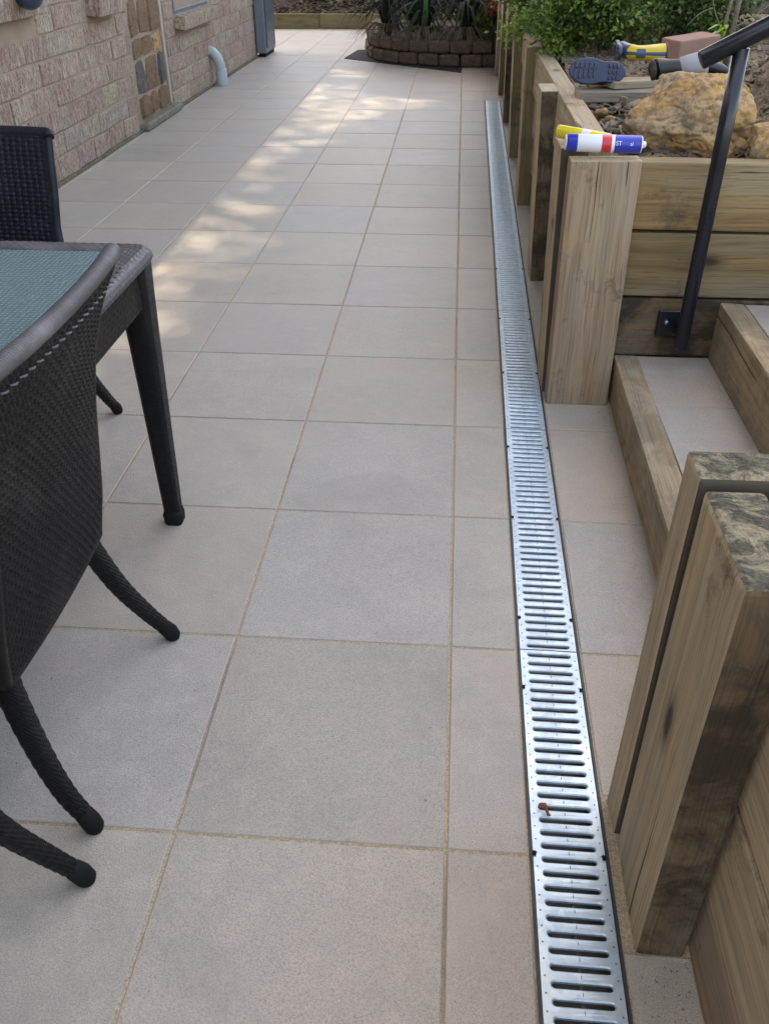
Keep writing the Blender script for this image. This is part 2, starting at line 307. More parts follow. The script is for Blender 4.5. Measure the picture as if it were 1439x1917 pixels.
# patio slab (grout bed) with a slot for the drain: two strips
def poly_slab(name, polys, z0, z1, mat):
    bm = bmesh.new()
    for pts in polys:
        b = [bm.verts.new((p[0], p[1], z0)) for p in pts]; t = [bm.verts.new((p[0], p[1], z1)) for p in pts]; n = len(pts)
        bm.faces.new(b[::-1]); bm.faces.new(t)
        for i in range(n): bm.faces.new((b[i], b[(i + 1) % n], t[(i + 1) % n], t[i]))
    bmesh.ops.recalc_face_normals(bm, faces=bm.faces); return link(name, bm_mesh(name, bm), None, mat)
YE = 15.97 * TW
patio = poly_slab('patio', [[(-4.6, -2.6), (chx(-2.6), -2.6), (chx(YE), YE), (-4.6, YE)], [(-4.6, YE), (1.2, YE), (1.2, 13.60), (-4.6, 13.60)],
    [(chx(-2.6) + CHW, -2.6), (1.6, -2.6), (1.6, YE), (chx(YE) + CHW, YE)]], -0.12, -0.0024, GROUT)
tag(patio, kind='structure')
ntile = 0
JT = 0.0060
def tile(pts, parent=patio, z=0.0):
    """pts clockwise polygon in world xy; local origin at the centroid"""
    global ntile
    c = np.mean(np.array(pts), 0); q = [(p[0] - c[0], p[1] - c[1]) for p in pts]
    bm = bmesh.new(); bot = [bm.verts.new((p[0], p[1], -0.012)) for p in q]; e = 0.0018
    k = []
    for p in q:
        r = math.hypot(*p); k.append((p[0] - e * (1 if p[0] > 0 else -1), p[1] - e * (1 if p[1] > 0 else -1)))
    mid = [bm.verts.new((p[0], p[1], -0.0016)) for p in q]; top = [bm.verts.new((p[0], p[1], 0)) for p in k]; n = len(q)
    bm.faces.new(top)
    for i in range(n):
        j = (i + 1) % n; bm.faces.new((bot[i], bot[j], mid[j], mid[i])); bm.faces.new((mid[i], mid[j], top[j], top[i]))
    bmesh.ops.recalc_face_normals(bm, faces=bm.faces)
    o = link('tile', bm_mesh('tile', bm), parent, TILE, loc=(c[0], c[1], z + random.uniform(-0.0007, 0.0005)), rot=(random.gauss(0, 0.0011), random.gauss(0, 0.0011), random.gauss(0, 0.0012)))
    ntile += 1; return o
j2 = JT / 2
for j in range(-2, 28):
    y0, y1 = j * TL + j2, (j + 1) * TL - j2
    if y1 > 13.58: y1 = 13.58
    if y0 > 13.5: break
    far = y0 > 10.3
    for i in range(-7 if far else -6, 0):
        x0, x1 = i * TW + j2, (i + 1) * TW - j2
        if not far and x0 < -2.40: x0 = -2.40
        if x1 - x0 < 0.03: continue
        if j < 2 and x1 < -2.0: continue
        tile([(x0, y0), (x1, y0), (x1, y1), (x0, y1)])
    # strip beside the drain
    if y0 < YE - 0.02:
        ye = min(y1, YE - 0.004)
        tile([(j2, y0), (chx(y0) - 0.003, y0), (chx(ye) - 0.003, ye), (j2, ye)])
        xr = 0.3745 if y1 < 0.15 else (0.4975 if y1 < 1.75 else 0.384)
        a0, a1 = y0, ye
        if j == 0: a0 = 0.1325
        if j == -1: a1 = -0.158
        if j == 3:
            tile([(chx(a0) + CHW + 0.003, a0), (0.4935, a0), (0.4935, 1.674), (chx(1.674) + CHW + 0.003, 1.674)]); a0 = 1.677; xr = 0.2975
        if a1 - a0 > 0.02 and a0 < 9.6: tile([(chx(a0) + CHW + 0.003, a0), (xr, a0), (xr, a1), (chx(a1) + CHW + 0.003, a1)])
    elif y0 < 9.6: tile([(j2, y0), (0.384, y0), (0.384, y1), (j2, y1)])
# sandy gap beside the near posts
V = []
sg = ground_mesh('sand_joint', chx(0) + CHW + 0.001, 0.37, -0.1575, 0.131, -0.006, 30, 90, 0.004, 90); sg = link('sand_joint', sg, None, None)
a = M('coarse_sand', 0.95, 0.1); co = a.coord(rnd=False); v = a.vor(co, 170, out='Color'); bw = a.n('ShaderNodeRGBToBW'); a.l(v, bw.inputs[0])
a.base(a.ramp(bw.outputs[0], [(0.2, (0.05, 0.025, 0.012)), (0.38, (0.46, 0.25, 0.10)), (0.7, (0.66, 0.42, 0.19)), (0.95, (0.82, 0.68, 0.48))])); a.bump(a.vor(co, 260), 0.9, 0.006)
sg.data.materials.append(a.m); tag(sg, kind='stuff')

# ---------------------------------------------------------------- drain: channel + slotted grates
drain = empty('channel_drain', (chx(-1.5), -1.5, 0), (0, 0, -math.atan(CH_K)))
tag(drain, 'long galvanised slotted strip drain set in the tiles along the sleeper wall', 'drain')
DL = YE + 1.5
bm = bmesh.new()
for c, s in (((0.0025, DL / 2, -0.054), (0.005, DL, 0.108)), ((CHW - 0.0025, DL / 2, -0.054), (0.005, DL, 0.108)), ((CHW / 2, DL / 2, -0.106), (CHW - 0.011, DL, 0.004)), ((CHW / 2, DL - 0.0025, -0.052), (CHW - 0.011, 0.005, 0.100))): bm_box(bm, c, s)
link('channel', bm_mesh('channel', bm), drain, CHANNEL)
wv = plain('wet_silt', (0.13, 0.12, 0.10), 0.5)
link('channel_silt', ground_mesh('silt', 0.006, CHW - 0.006, 0, DL - 0.01, -0.070, 4, 200, 0.006, 30), drain, wv)
PIT = 0.0260
def grate_mesh(npit):
    bm = bmesh.new(); x0, x1 = 0.0065, CHW - 0.0065; sx0, sx1 = 0.0215, 0.1125; hy = 0.0050; cr = 0.0050
    for k in range(npit):
        yb = k * PIT; yc = yb + PIT / 2
        if k == npit - 1 or k == 0: pass
        out = []; inn = []; low = []
        ring = []
        for a_ in range(6): t = -math.pi / 2 + math.pi * a_ / 5; ring.append((sx1 - cr + cr * math.cos(t), yc + hy * math.sin(t)))
        for a_ in range(6): t = math.pi / 2 + math.pi * a_ / 5; ring.append((sx0 + cr + cr * math.cos(t), yc + hy * math.sin(t)))
        N = 12
        rim = [bm.verts.new((p[0], p[1], -0.0022)) for p in ring]
        low = [bm.verts.new((p[0], p[1], -0.0075)) for p in ring]
        def grow(p, e): 
            cx_, cy_ = min(max(p[0], sx0 + cr), sx1 - cr), yc; dx, dy = p[0] - cx_, p[1] - cy_; L = math.hypot(dx, dy) or 1; return (p[0] + dx / L * e, p[1] + dy / L * e)
        mid = [bm.verts.new((*grow(p, 0.0022), -0.0004)) for p in ring]
        for i in range(N):
            q = (i + 1) % N; bm.faces.new((rim[i], rim[q], low[q], low[i])); bm.faces.new((mid[i], mid[q], rim[q], rim[i]))
        # outer frame verts
        y0, y1 = yb, yb + PIT; xl, xr = sx0 + cr, sx1 - cr
        ys = [y0, yc - 0.0072 * 0.6, yc, yc + 0.0072 * 0.6, y1]
        def vv(x, y, z=0.0): return bm.verts.new((x, y, z))
        R_ = [vv(x1, y) for y in (y0, yc - 0.004, yc, yc + 0.004, y1)]; L_ = [vv(x0, y) for y in (y1, yc + 0.004, yc, yc - 0.004, y0)]
        T_ = [vv(xr, y1), vv((xr + xl) / 2, y1, 0.0007), vv(xl, y1)]; B_ = [vv(xl, y0), vv((xr + xl) / 2, y0, 0.0007), vv(xr, y0)]
        # right side fan : mid[0..5] with R_
        f = bm.faces.new
        f((B_[2], R_[0], mid[0])); f((R_[0], R_[1], mid[1], mid[0])); f((R_[1], R_[2], mid[2], mid[1])); f((R_[2], mid[3], mid[2])); f((R_[2], R_[3], mid[4], mid[3])); f((R_[3], R_[4], mid[5], mid[4])); f((R_[4], T_[0], mid[5]))
        f((L_[0], L_[1], mid[7], mid[6])); f((T_[2], L_[0], mid[6])); f((L_[1], L_[2], mid[8], mid[7])); f((L_[2], mid[9], mid[8])); f((L_[2], L_[3], mid[10], mid[9])); f((L_[3], L_[4], mid[11], mid[10])); f((L_[4], B_[0], mid[11]))
        f((T_[0], T_[1], mid[6], mid[5])); f((T_[1], T_[2], mid[6])); f((B_[0], B_[1], mid[11])); f((B_[1], mid[0], mid[11])); f((B_[1], B_[2], mid[0]))
    yL = npit * PIT
    # rolled edges
    for xx in (x0, x1):
        s_ = -1 if xx == x0 else 1
        vs = [bm.verts.new(p) for p in ((xx, 0, 0), (xx, yL, 0), (xx + s_ * 0.0012, yL, -0.003), (xx + s_ * 0.0012, 0, -0.003))]; bm.faces.new(vs)
    bmesh.ops.remove_doubles(bm, verts=bm.verts, dist=1e-5); bmesh.ops.recalc_face_normals(bm, faces=bm.faces)
    for fc in bm.faces:
        if fc.normal.z < -0.5: fc.normal_flip()
    return bm_mesh('grate', bm)
def studs_mesh(npit):
    """pressed dimples: two rows at the sides, one short tick on every bar along the middle"""
    bm = bmesh.new()
    for k in range(npit):
        for x in (0.0125, CHW - 0.0125):
            bmesh.ops.create_cone(bm, cap_ends=True, segments=6, radius1=0.0016, radius2=0.0012, depth=0.0007, matrix=Matrix.Translation((x, (k + 1) * PIT - 0.001, 0.0004)))
        bm_box(bm, (CHW / 2, (k + 1) * PIT, 0.0009), (0.0012, 0.0055, 0.0007))
    bm_box(bm, (CHW / 2, npit * PIT / 2, -0.0125), (0.004, npit * PIT - 0.01, 0.004))
    return bm_mesh('dimples', bm)
NP = 38; GL = NP * PIT
gm = grate_mesh(NP); gm.materials.append(STEEL); sm_ = studs_mesh(NP - 1); sm_.materials.append(plain('dimple_shadow_zinc', (0.16, 0.17, 0.18), 0.5, 0.6))
y = 0.506 + 1.5 - 2 * (GL + 0.003); k = 0
while y < DL - 0.05:
    n = NP
    if y + GL > DL - 0.006:
        n = int((DL - 0.006 - y) / PIT)
        if n < 1: break
        m1 = grate_mesh(n); m1.materials.append(STEEL)
    else: m1 = gm
    go = link('grate', m1, drain, None, loc=(0, y, -0.001))
    if n == NP: link('dimples', sm_, go, None)
    y += n * PIT + 0.003; k += 1
for yy in (0.005, 0.391, 0.607, 1.008, 1.382, 1.9, 2.4, 3.0):
    for xx in (0.0085, CHW - 0.0085): link('clip', box_mesh('clip', (0, 0, 0), (0.006, 0.009, 0.003), 0.0008), drain, RUBBER, loc=(xx, yy + 1.5, 0.0008))

# dead curl of leaf on the grate
vv, ff = [], []
tb = []
for k in range(3):
    pts = smooth_curve([(0, 0, 0.002), (0.006 + 0.003 * k, 0.006, 0.009), (0.014, -0.004 - 0.005 * k, 0.006), (0.016 + 0.002 * k, -0.014, 0.003)], 10)
    tb.append(dict(pts=[tuple(p) for p in pts], rads=[0.0016 + 0.0016 * math.sin(i) ** 2 for i in range(10)], seg=6, flat=0.4))
lf = link('curled_leaf', tube_mesh('curled_leaf', tb), None, plain('rust_leaf', (0.30, 0.07, 0.025), 0.6), loc=(0.162, 0.093, 0.0015)); tag(lf, 'small curled rust red dead leaf lying across two slots of the drain grate', 'leaf')

# ---------------------------------------------------------------- timber sleepers
def sleeper_mesh(L, a, b, bev=0.005, jit=0.0015):
    """grain along X; length L, section a (Y) x b (Z)"""
    bm = bmesh.new(); bm_box(bm, (0, 0, 0), (L, a, b), bev, jit, 2)
    n = max(2, int(L / 0.18))
    for k in range(1, n):
        bmesh.ops.bisect_plane(bm, geom=bm.verts[:] + bm.edges[:] + bm.faces[:], plane_co=(-L / 2 + L * k / n, 0, 0), plane_no=(1, 0, 0))
    ox = random.uniform(0, 99)
    for v in bm.verts:
        w = mnoise.noise(Vector((v.co.x * 3 + ox, v.co.y * 4, v.co.z * 4))); w2 = mnoise.noise(Vector((v.co.x * 3 + ox, 7.7, 1.3)))
        v.co.y += 0.0016 * w + 0.001 * w2; v.co.z += 0.0016 * w2
    me = bm_mesh('sleeper', bm)
    for p in me.polygons:
        if abs(p.normal.x) > 0.9: p.material_index = 1
    return me
def hsleeper(name, parent, axis, c, L, thick, height, mat, endm=None, label=None, rz=0.0):
    """horizontal sleeper centred at c, long axis 'X' or 'Y'"""
    me = sleeper_mesh(L, thick, height); o = link(name, me, parent, [mat, endm or mat], loc=c, rot=(0, 0, (math.pi / 2 if axis == 'Y' else 0) + rz))
    if label: o['label'] = label
    return o
def vpost(name, parent, x0, x1, y0, y1, z0, z1, mat, endm=None, lean=(0, 0), bev=0.006, front=None):
    """vertical post occupying the box; grain vertical; lean = shift of the top in x,y"""
    me = sleeper_mesh(z1 - z0, y1 - y0, x1 - x0, bev)
    for p in me.polygons:   # +X local -> up
        pass
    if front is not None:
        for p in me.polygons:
            if p.normal.y < -0.85: p.material_index = 2  # front side takes a darker material: stain and painted shade
    o = link(name, me, parent, [mat, endm or mat] + ([front] if front else []), loc=((x0 + x1) / 2 + lean[0] / 2, (y0 + y1) / 2 + lean[1] / 2, (z0 + z1) / 2))
    o.rotation_mode = 'QUATERNION'
    up = Vector((lean[0], lean[1], z1 - z0)).normalized(); yy = Vector((0, 1, 0)); yy = (yy - up * yy.dot(up)).normalized(); zz = up.cross(yy)
    o.rotation_quaternion = Matrix((up, yy, zz)).transposed().to_quaternion(); return o

wall = empty('sleeper_wall', (0.42, 1.75, 0))
tag(wall, 'treated pine sleeper retaining wall with upright posts around the raised garden bed', 'retaining wall')
def W_(o): o.location = Vector(o.location) - Vector(wall.location) if o.parent == wall else o.location; return o
# corner posts
A_ = W_(vpost('corner_post', wall, 0.298, 0.495, 1.677, 1.750, -0.05, 0.752, WOODA, WOODG, (-0.010, 0)))
D_ = W_(vpost('side_post', wall, 0.289, 0.363, 1.764, 1.957, -0.05, 0.768, WOODG, WOODG, (-0.022, 0), 0.006, plain('joint_shade_paint', (0.075, 0.056, 0.038), 0.9)))  # front face coloured dark to paint the shaded gap behind the corner post
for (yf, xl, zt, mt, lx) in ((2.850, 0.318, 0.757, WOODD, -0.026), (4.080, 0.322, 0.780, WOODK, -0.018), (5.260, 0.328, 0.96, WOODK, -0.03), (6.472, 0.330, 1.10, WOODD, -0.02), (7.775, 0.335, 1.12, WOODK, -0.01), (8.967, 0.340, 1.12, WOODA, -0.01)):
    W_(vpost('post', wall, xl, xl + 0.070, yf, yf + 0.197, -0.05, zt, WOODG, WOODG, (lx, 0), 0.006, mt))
zc = [-0.06, 0.140, 0.3375, 0.5395, 0.738]
for k in range(4):      # stair-side face behind the handrail
    W_(hsleeper('sleeper', wall, 'X', (0.379 + 1.3, 1.790, (zc[k] + zc[k + 1]) / 2), 2.6, 0.073, zc[k + 1] - zc[k] - 0.008, [WOODD, WOODD, WOODW, WOODW][k], WOODG))
zs = [-0.06, 0.165, 0.365, 0.565, 0.763]
for k in range(4):      # patio-side face, running away from the camera
    for (ya, yb) in ((1.83, 4.13), (4.133, 6.53), (6.533, 8.93), (8.933, 11.3)):
        W_(hsleeper('sleeper', wall, 'Y', (0.427 - 0.011 * k, (ya + yb) / 2, (zs[k] + zs[k + 1]) / 2), yb - ya, 0.074, zs[k + 1] - zs[k] - 0.004, WOODG, WOODG, rz=0.0))
for k in range(1):      # upper course further back
    for (ya, yb) in ((5.2, 7.6), (7.603, 10.0)):
        W_(hsleeper('sleeper', wall, 'Y', (0.384, (ya + yb) / 2, 0.866), yb - ya, 0.074, 0.196, WOODG, WOODG))

lower = empty('lower_sleeper_wall', (0.40, -0.05, 0))
tag(lower, 'near sleeper wall at the bottom right with weathered blackened post tops', 'retaining wall')
def L_(o): o.location = Vector(o.location) - Vector(lower.location); return o
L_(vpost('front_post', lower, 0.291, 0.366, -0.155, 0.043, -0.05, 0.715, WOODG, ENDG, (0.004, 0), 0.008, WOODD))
L_(vpost('corner_post', lower, 0.2885, 0.487, 0.057, 0.131, -0.05, 0.722, WOODG, ENDG, (0.004, 0), 0.006, plain('gap_shade_paint', (0.075, 0.056, 0.038), 0.9)))  # dark front face paints the front post's shadow in the gap
zl = [-0.07, 0.130, 0.328, 0.526, 0.715]
for k in range(4):
    L_(hsleeper('sleeper', lower, 'Y', (0.4125, -1.4, (zl[k] + zl[k + 1]) / 2), 2.88, 0.075, zl[k + 1] - zl[k] - 0.007, [WOODA, WOODG, WOODG, WOODW][k], ENDG))
    L_(hsleeper('sleeper', lower, 'X', (0.492 + 1.2, 0.094, (zl[k] + zl[k + 1]) / 2), 2.4, 0.074, zl[k + 1] - zl[k] - 0.004, WOODA, ENDG))

# ---------------------------------------------------------------- timber steps
steps = empty('garden_steps', (0.6, 1.0, 0)); tag(steps, 'wide garden steps of pale timber risers with tiled treads between the sleeper walls', 'steps')
def S_(o): o.location = Vector(o.location) - Vector(steps.location); return o
ris = [(0.497, 0.573, -0.05, 0.150), (0.802, 0.877, 0.10, 0.330), (1.105, 1.18, 0.28, 0.51), (1.41, 1.485, 0.46, 0.69)]
for k, (x0, x1, z0, z1) in enumerate(ris):
    me = sleeper_mesh(1.612, x1 - x0, z1 - z0, 0.012 if k == 0 else 0.008, 0.003); o = link('riser', me, steps, [WOODS, ENDG], loc=((x0 + x1) / 2 - 0.004, 0.940, (z0 + z1) / 2), rot=(0, 0, math.pi / 2 - (0.014 if k == 0 else 0.0))); S_(o)
    if k < 3:
        tx0, tx1 = x1 + 0.001, ris[k + 1][0] - 0.001
        link('tread_bed', box_mesh('tread_bed', (0, 0, 0), (tx1 - tx0, 1.60, 0.10)), steps, GROUT, loc=((tx0 + tx1) / 2 - 0.6, 0.94 - 1.0, z1 - 0.066))
        for (ya, yb) in ((0.14, 0.46), (0.4635, 0.925), (0.9285, 1.3925), (1.396, 1.742)):
            t_ = tile([(tx0, ya), (tx1, ya), (tx1, yb), (tx0, yb)], steps, z1 - 0.004); S_(t_)

# ---------------------------------------------------------------- handrail
rail = empty('handrail', (0.683, 1.655, 0.2)); tag(rail, 'dark blue-black tubular metal handrail bracketed to the sleeper wall beside the steps', 'handrail')
def rm(p): return tuple(Vector(p) - Vector(rail.location))
pm = tube_mesh('rail_post', [dict(pts=[rm((0.684, 1.655, z)) for z in (0.212, 0.215, 0.5, 0.8, 1.035)], rads=[0.0185, 0.0205, 0.0205, 0.0205, 0.0205], seg=20)]); link('rail_post', pm, rail, RAIL)
d = Vector((0.157, 0.0, 0.080)).normalized()
e0 = Vector((0.587, 1.655, 1.006)); pts = [rm(e0 + d * t) for t in (0.0, 0.003, 0.3, 0.8, 1.4)]
link('top_rail', tube_mesh('top_rail', [dict(pts=pts, rads=[0.020, 0.0235, 0.0235, 0.0235, 0.0235], seg=24)]), rail, RAIL)
p2 = e0 + d * 1.33
link('rail_post', tube_mesh('rail_post', [dict(pts=[rm((p2.x, 1.655, z)) for z in (0.65, 0.9, 1.2, p2.z)], rads=[0.0205] * 4, seg=20)]), rail, RAIL)
bk = link('bracket', box_mesh('bracket', rm((0.664, 1.7475, 0.256)), (0.086, 0.007, 0.086), 0.003), rail, RAIL)
link('bracket_arm', box_mesh('arm', rm((0.682, 1.708, 0.256)), (0.016, 0.072, 0.05), 0.004), rail, RAIL)
for dz in (0.0,):
    bmx = bmesh.new(); bmesh.ops.create_uvsphere(bmx, u_segments=12, v_segments=8, radius=0.008); link('bolt', bm_mesh('bolt', bmx, True), bk, plain('zinc_bolt', (0.3, 0.31, 0.33), 0.35, 0.8), loc=rm((0.649, 1.742, 0.262)))

# ---------------------------------------------------------------- raised beds: soil
def bedz(X, Y):
    base_ = 0.705 + 0.02 * (Y > 2.5)
    rise = np.clip((X - 0.88) * 0.9, 0, 0.30) * np.clip((Y - 1.95) * 1.8, 0.05, 1) * (np.clip((3.15 - Y) * 2.0, 0.0, 1))
    far_ = 0.05 * np.clip(Y - 3, 0, 6)
    return base_ + rise + far_
bed = link('garden_soil', ground_mesh('garden_soil', 0.452, 3.2, 1.83, 11.2, bedz, 120, 220, 0.022, 9), None, SOIL); tag(bed, kind='structure')
bed2 = link('lower_bed_soil', ground_mesh('lower_bed_soil', 0.452, 2.9, -2.8, 0.055, 0.68, 60, 70, 0.02, 7), None, SOIL); tag(bed2, kind='structure')

def chips(name, n, area, zf, size, mat, zoff=0.004, tilt=0.35):
    V = np.zeros((n, 8, 3)); base_c = np.array([(-1, -1, -1), (1, -1, -1), (1, 1, -1), (-1, 1, -1), (-1, -1, 1), (1, -1, 1), (1, 1, 1), (-1, 1, 1)], float)
    F = []; fb = [(0, 3, 2, 1), (4, 5, 6, 7), (0, 1, 5, 4), (1, 2, 6, 5), (2, 3, 7, 6), (3, 0, 4, 7)]
    for i in range(n):
        x, y = area(); L = random.uniform(*size); s = np.array([L, L * random.uniform(0.2, 0.55), L * random.uniform(0.05, 0.16)]) / 2
        m = np.array(Matrix.Rotation(random.uniform(0, 6.28), 3, 'Z') @ Matrix.Rotation(random.gauss(0, tilt), 3, 'Y') @ Matrix.Rotation(random.gauss(0, tilt), 3, 'X'))
        q = base_c * s; q[[1, 2, 5, 6], 1] *= random.uniform(0.3, 1); q[[0, 3, 4, 7], 2] += L * random.uniform(-.06, .1)
        V[i] = q @ m.T + (x, y, zf(x, y) + zoff + abs(random.gauss(0, 0.004)))
        F += [tuple(i * 8 + v for v in f) for f in fb]
    o = link(name, mesh_np(name, V.reshape(-1, 3), F), None, mat); tag(o, kind='stuff'); return o
CHIP = leaf_mat('bark_chip', (0.20, 0.15, 0.115), (0.42, 0.34, 0.25), (0.13, 0.095, 0.075), 0.85)
bz = lambda x, y: float(bedz(np.array(x), np.array(y)))
chips('bark_mulch', 3600, lambda: (random.uniform(0.46, 1.9), 1.84 + 2.6 * random.random() ** 1.3), bz, (0.008, 0.035), CHIP)
chips('bark_pieces', 260, lambda: (random.uniform(0.46, 0.8), random.uniform(2.05, 2.65)), bz, (0.03, 0.075), CHIP, 0.012)
chips('clod_rubble', 900, lambda: (random.uniform(0.85, 2.2), random.uniform(1.9, 3.2)), bz, (0.02, 0.06), SOIL, 0.006, 0.8)

def gritpos():
    k = random.random()
    if k < 0.45: return (0.49 - abs(random.gauss(0, 0.02)) - 0.012, random.uniform(0.2, 1.65))
    if k < 0.75: return (random.uniform(0.29, 0.37), random.uniform(-0.5, -0.17))
    return (random.uniform(-1.6, 0.12), random.uniform(-0.5, 4.0))
chips('grit', 420, gritpos, lambda x, y: 0.0, (0.0015, 0.0045), CHIP, 0.0006, 0.3)
# ---------------------------------------------------------------- rocks
def rock_mesh(name, s, seed, sub=4, amp=0.22, facet=6):
    bm = bmesh.new(); bmesh.ops.create_icosphere(bm, subdivisions=sub, radius=1.0); rr = random.Random(seed)
    pl = [(Vector((rr.gauss(0, 1), rr.gauss(0, 1), rr.gauss(0, 1))).normalized(), rr.uniform(0.62, 0.88)) for _ in range(facet * 2)]
    off = Vector((seed * 3.7, seed * 1.3, 5))
    for v in bm.verts:
        p = v.co.normalized(); r = 1.0
        for n_, d_ in pl:
            dd = p.dot(n_)
            if dd > 0.01: r = min(r, d_ / dd) if d_ / dd < r else r
        q = p * r; n1 = mnoise.noise(q * 1.7 + off); n2 = mnoise.noise(q * 5 + off); n3 = abs(mnoise.noise(q * 3.2 + off)); n4 = mnoise.noise(q * 14 + off)
        n5 = abs(mnoise.noise(q * 2.4 + off * 2)); q *= 1 + amp * n1 + amp * 0.30 * n2 - amp * 6 * max(0, 0.06 - n3) - amp * 5 * max(0, 0.05 - n5) + 0.022 * n4 + 0.010 * mnoise.noise(q * 30); v.co = Vector((q.x * s[0], q.y * s[1], q.z * s[2]))
    me = bm_mesh(name, bm, True); return me
big = link('boulder', rock_mesh('boulder', (0.235, 0.23, 0.152), 11, 6, 0.15, 11), None, ROCK, loc=(0.715, 2.13, 0.795), rot=(0, 0, 0.3)); tag(big, 'large ochre sandstone boulder on the corner of the raised garden bed', 'rock')
r2 = link('boulder', rock_mesh('boulder', (0.115, 0.07, 0.06), 5, 4), None, ROCK, loc=(0.915, 1.905, 0.765), rot=(0, 0.1, 0.2)); tag(r2, 'smaller yellow sandstone rock to the right of the handrail post', 'rock')
r3 = link('boulder', rock_mesh('boulder', (0.09, 0.09, 0.055), 8, 4), None, ROCK, loc=(1.10, 2.42, 0.98), rot=(0, 0, 1.2)); tag(r3, 'small brown rock on the soil bank behind the yellow rock', 'rock')
for (x, y, z, s_, sd) in ((0.475, 2.48, 0.745, 0.026, 21), (0.500, 2.42, 0.735, 0.020, 22)):
    o = link('pebble', rock_mesh('pebble', (s_, s_, s_ * 0.7), sd, 2), None, ROCK, loc=(x, y, z)); tag(o, 'fist sized tan stone on the soil below the grey plank' if sd == 21 else 'small tan stone just right of the fist sized stone', 'stone')

# ---------------------------------------------------------------- foliage
def leaves(name, centers, normals, L, Wd, mat, parent=None, fold=0.25):
    n = len(centers); C_ = np.asarray(centers, float); D = np.asarray(normals, float); D /= np.linalg.norm(D, axis=1, keepdims=True) + 1e-9
    rnd = RNG.normal(size=(n, 3)); S = np.cross(D, rnd); S /= np.linalg.norm(S, axis=1, keepdims=True) + 1e-9; U = np.cross(D, S)
    L = np.broadcast_to(np.asarray(L, float).reshape(-1, 1), (n, 1)); Wd = np.broadcast_to(np.asarray(Wd, float).reshape(-1, 1), (n, 1))
    # D = leaf axis, S = width, U = up
    p0 = C_; p1 = C_ + D * L * 0.5 + S * Wd * 0.5 + U * L * fold * 0.3; p2 = C_ + D * L; p3 = C_ + D * L * 0.5 - S * Wd * 0.5 + U * L * fold * 0.3
    V = np.stack([p0, p1, p2, p3], 1).reshape(-1, 3); I = np.arange(n) * 4
    F = np.concatenate([np.stack([I, I + 1, I + 2], 1), np.stack([I, I + 2, I + 3], 1)]); o = link(name, mesh_np(name, V, F), parent, mat); o['kind'] = 'stuff'; return o
def shrub(loc, rad, n, label, mat=LEAF, group=None, size=(0.018, 0.040), nst=9, cat='shrub', name='azalea_shrub', matb=None, fb=0.2):
    t = empty(name, loc); tag(t, label, cat, group)
    cl = RNG.normal(size=(60, 3)); cl /= np.linalg.norm(cl, axis=1, keepdims=True); cl *= RNG.uniform(0.45, 1.0, (60, 1)) * np.array(rad); cl[:, 2] += rad[2]
    idx = RNG.integers(0, 60, n); P_ = cl[idx] + RNG.normal(size=(n, 3)) * 0.17 * np.array(rad); P_ = P_[P_[:, 2] > 0.0]
    dirs = (P_ - np.array([0, 0, rad[2] * 0.5])); dirs /= np.linalg.norm(dirs, axis=1, keepdims=True); dirs += RNG.normal(size=dirs.shape) * 0.7
    sz = RNG.uniform(size[0], size[1], len(P_)); nb = int(len(P_) * fb)
    if matb is not None: leaves('foliage', P_[nb:], dirs[nb:], sz[nb:], sz[nb:] * 0.5, mat, t); leaves('new_growth', P_[:nb] * 1.04, dirs[:nb], sz[:nb], sz[:nb] * 0.5, matb, t)
    else: leaves('foliage', P_, dirs, sz, sz * 0.5, mat, t)
    tb = []
    for k in range(nst):
        e = cl[k]; tb.append(dict(pts=[tuple(p) for p in smooth_curve([(random.uniform(-.03, .03), random.uniform(-.03, .03), -0.05), tuple(e * np.array([.4, .4, .45]) + RNG.normal(size=3) * 0.02), tuple(e)], 7)], rads=[0.007, 0.006, 0.005, 0.004, 0.0035, 0.003, 0.002], seg=5))
    link('stems', tube_mesh('stems', tb), t, BARK); return t
G1 = 'clipped leafy shrubs along the raised bed'
shrub((0.62, 4.05, 0.74), (0.26, 0.36, 0.22), 9000, 'leafy green shrub directly behind the upturned blue boot soles', LEAF, G1, matb=LEAFB, fb=0.38)
shrub((0.98, 4.25, 0.76), (0.30, 0.34, 0.25), 8000, 'dark leafy shrub directly behind the loose red brick', LEAF, G1, matb=LEAFB, fb=0.2)
shrub((0.50, 4.95, 0.78), (0.30, 0.55, 0.26), 9000, 'straggly shrub spilling brighter leaves over the tall sleeper posts', LEAF, G1, matb=LEAFB, fb=0.35)
shrub((1.10, 5.2, 0.80), (0.42, 0.45, 0.36), 8000, 'tall dark shrub at the back of the raised bed', LEAF, G1, size=(0.02, 0.04), matb=LEAFB, fb=0.12)
shrub((1.30, 4.55, 0.78), (0.16, 0.5, 0.36), 7000, 'pale green shrub behind the bare sapling stems', LEAF, G1, size=(0.02, 0.04), matb=LEAFB, fb=0.4)
shrub((0.80, 6.6, 0.85), (0.6, 0.9, 0.45), 8000, 'deep green shrub furthest back in the raised bed', LEAF, G1, size=(0.03, 0.055))
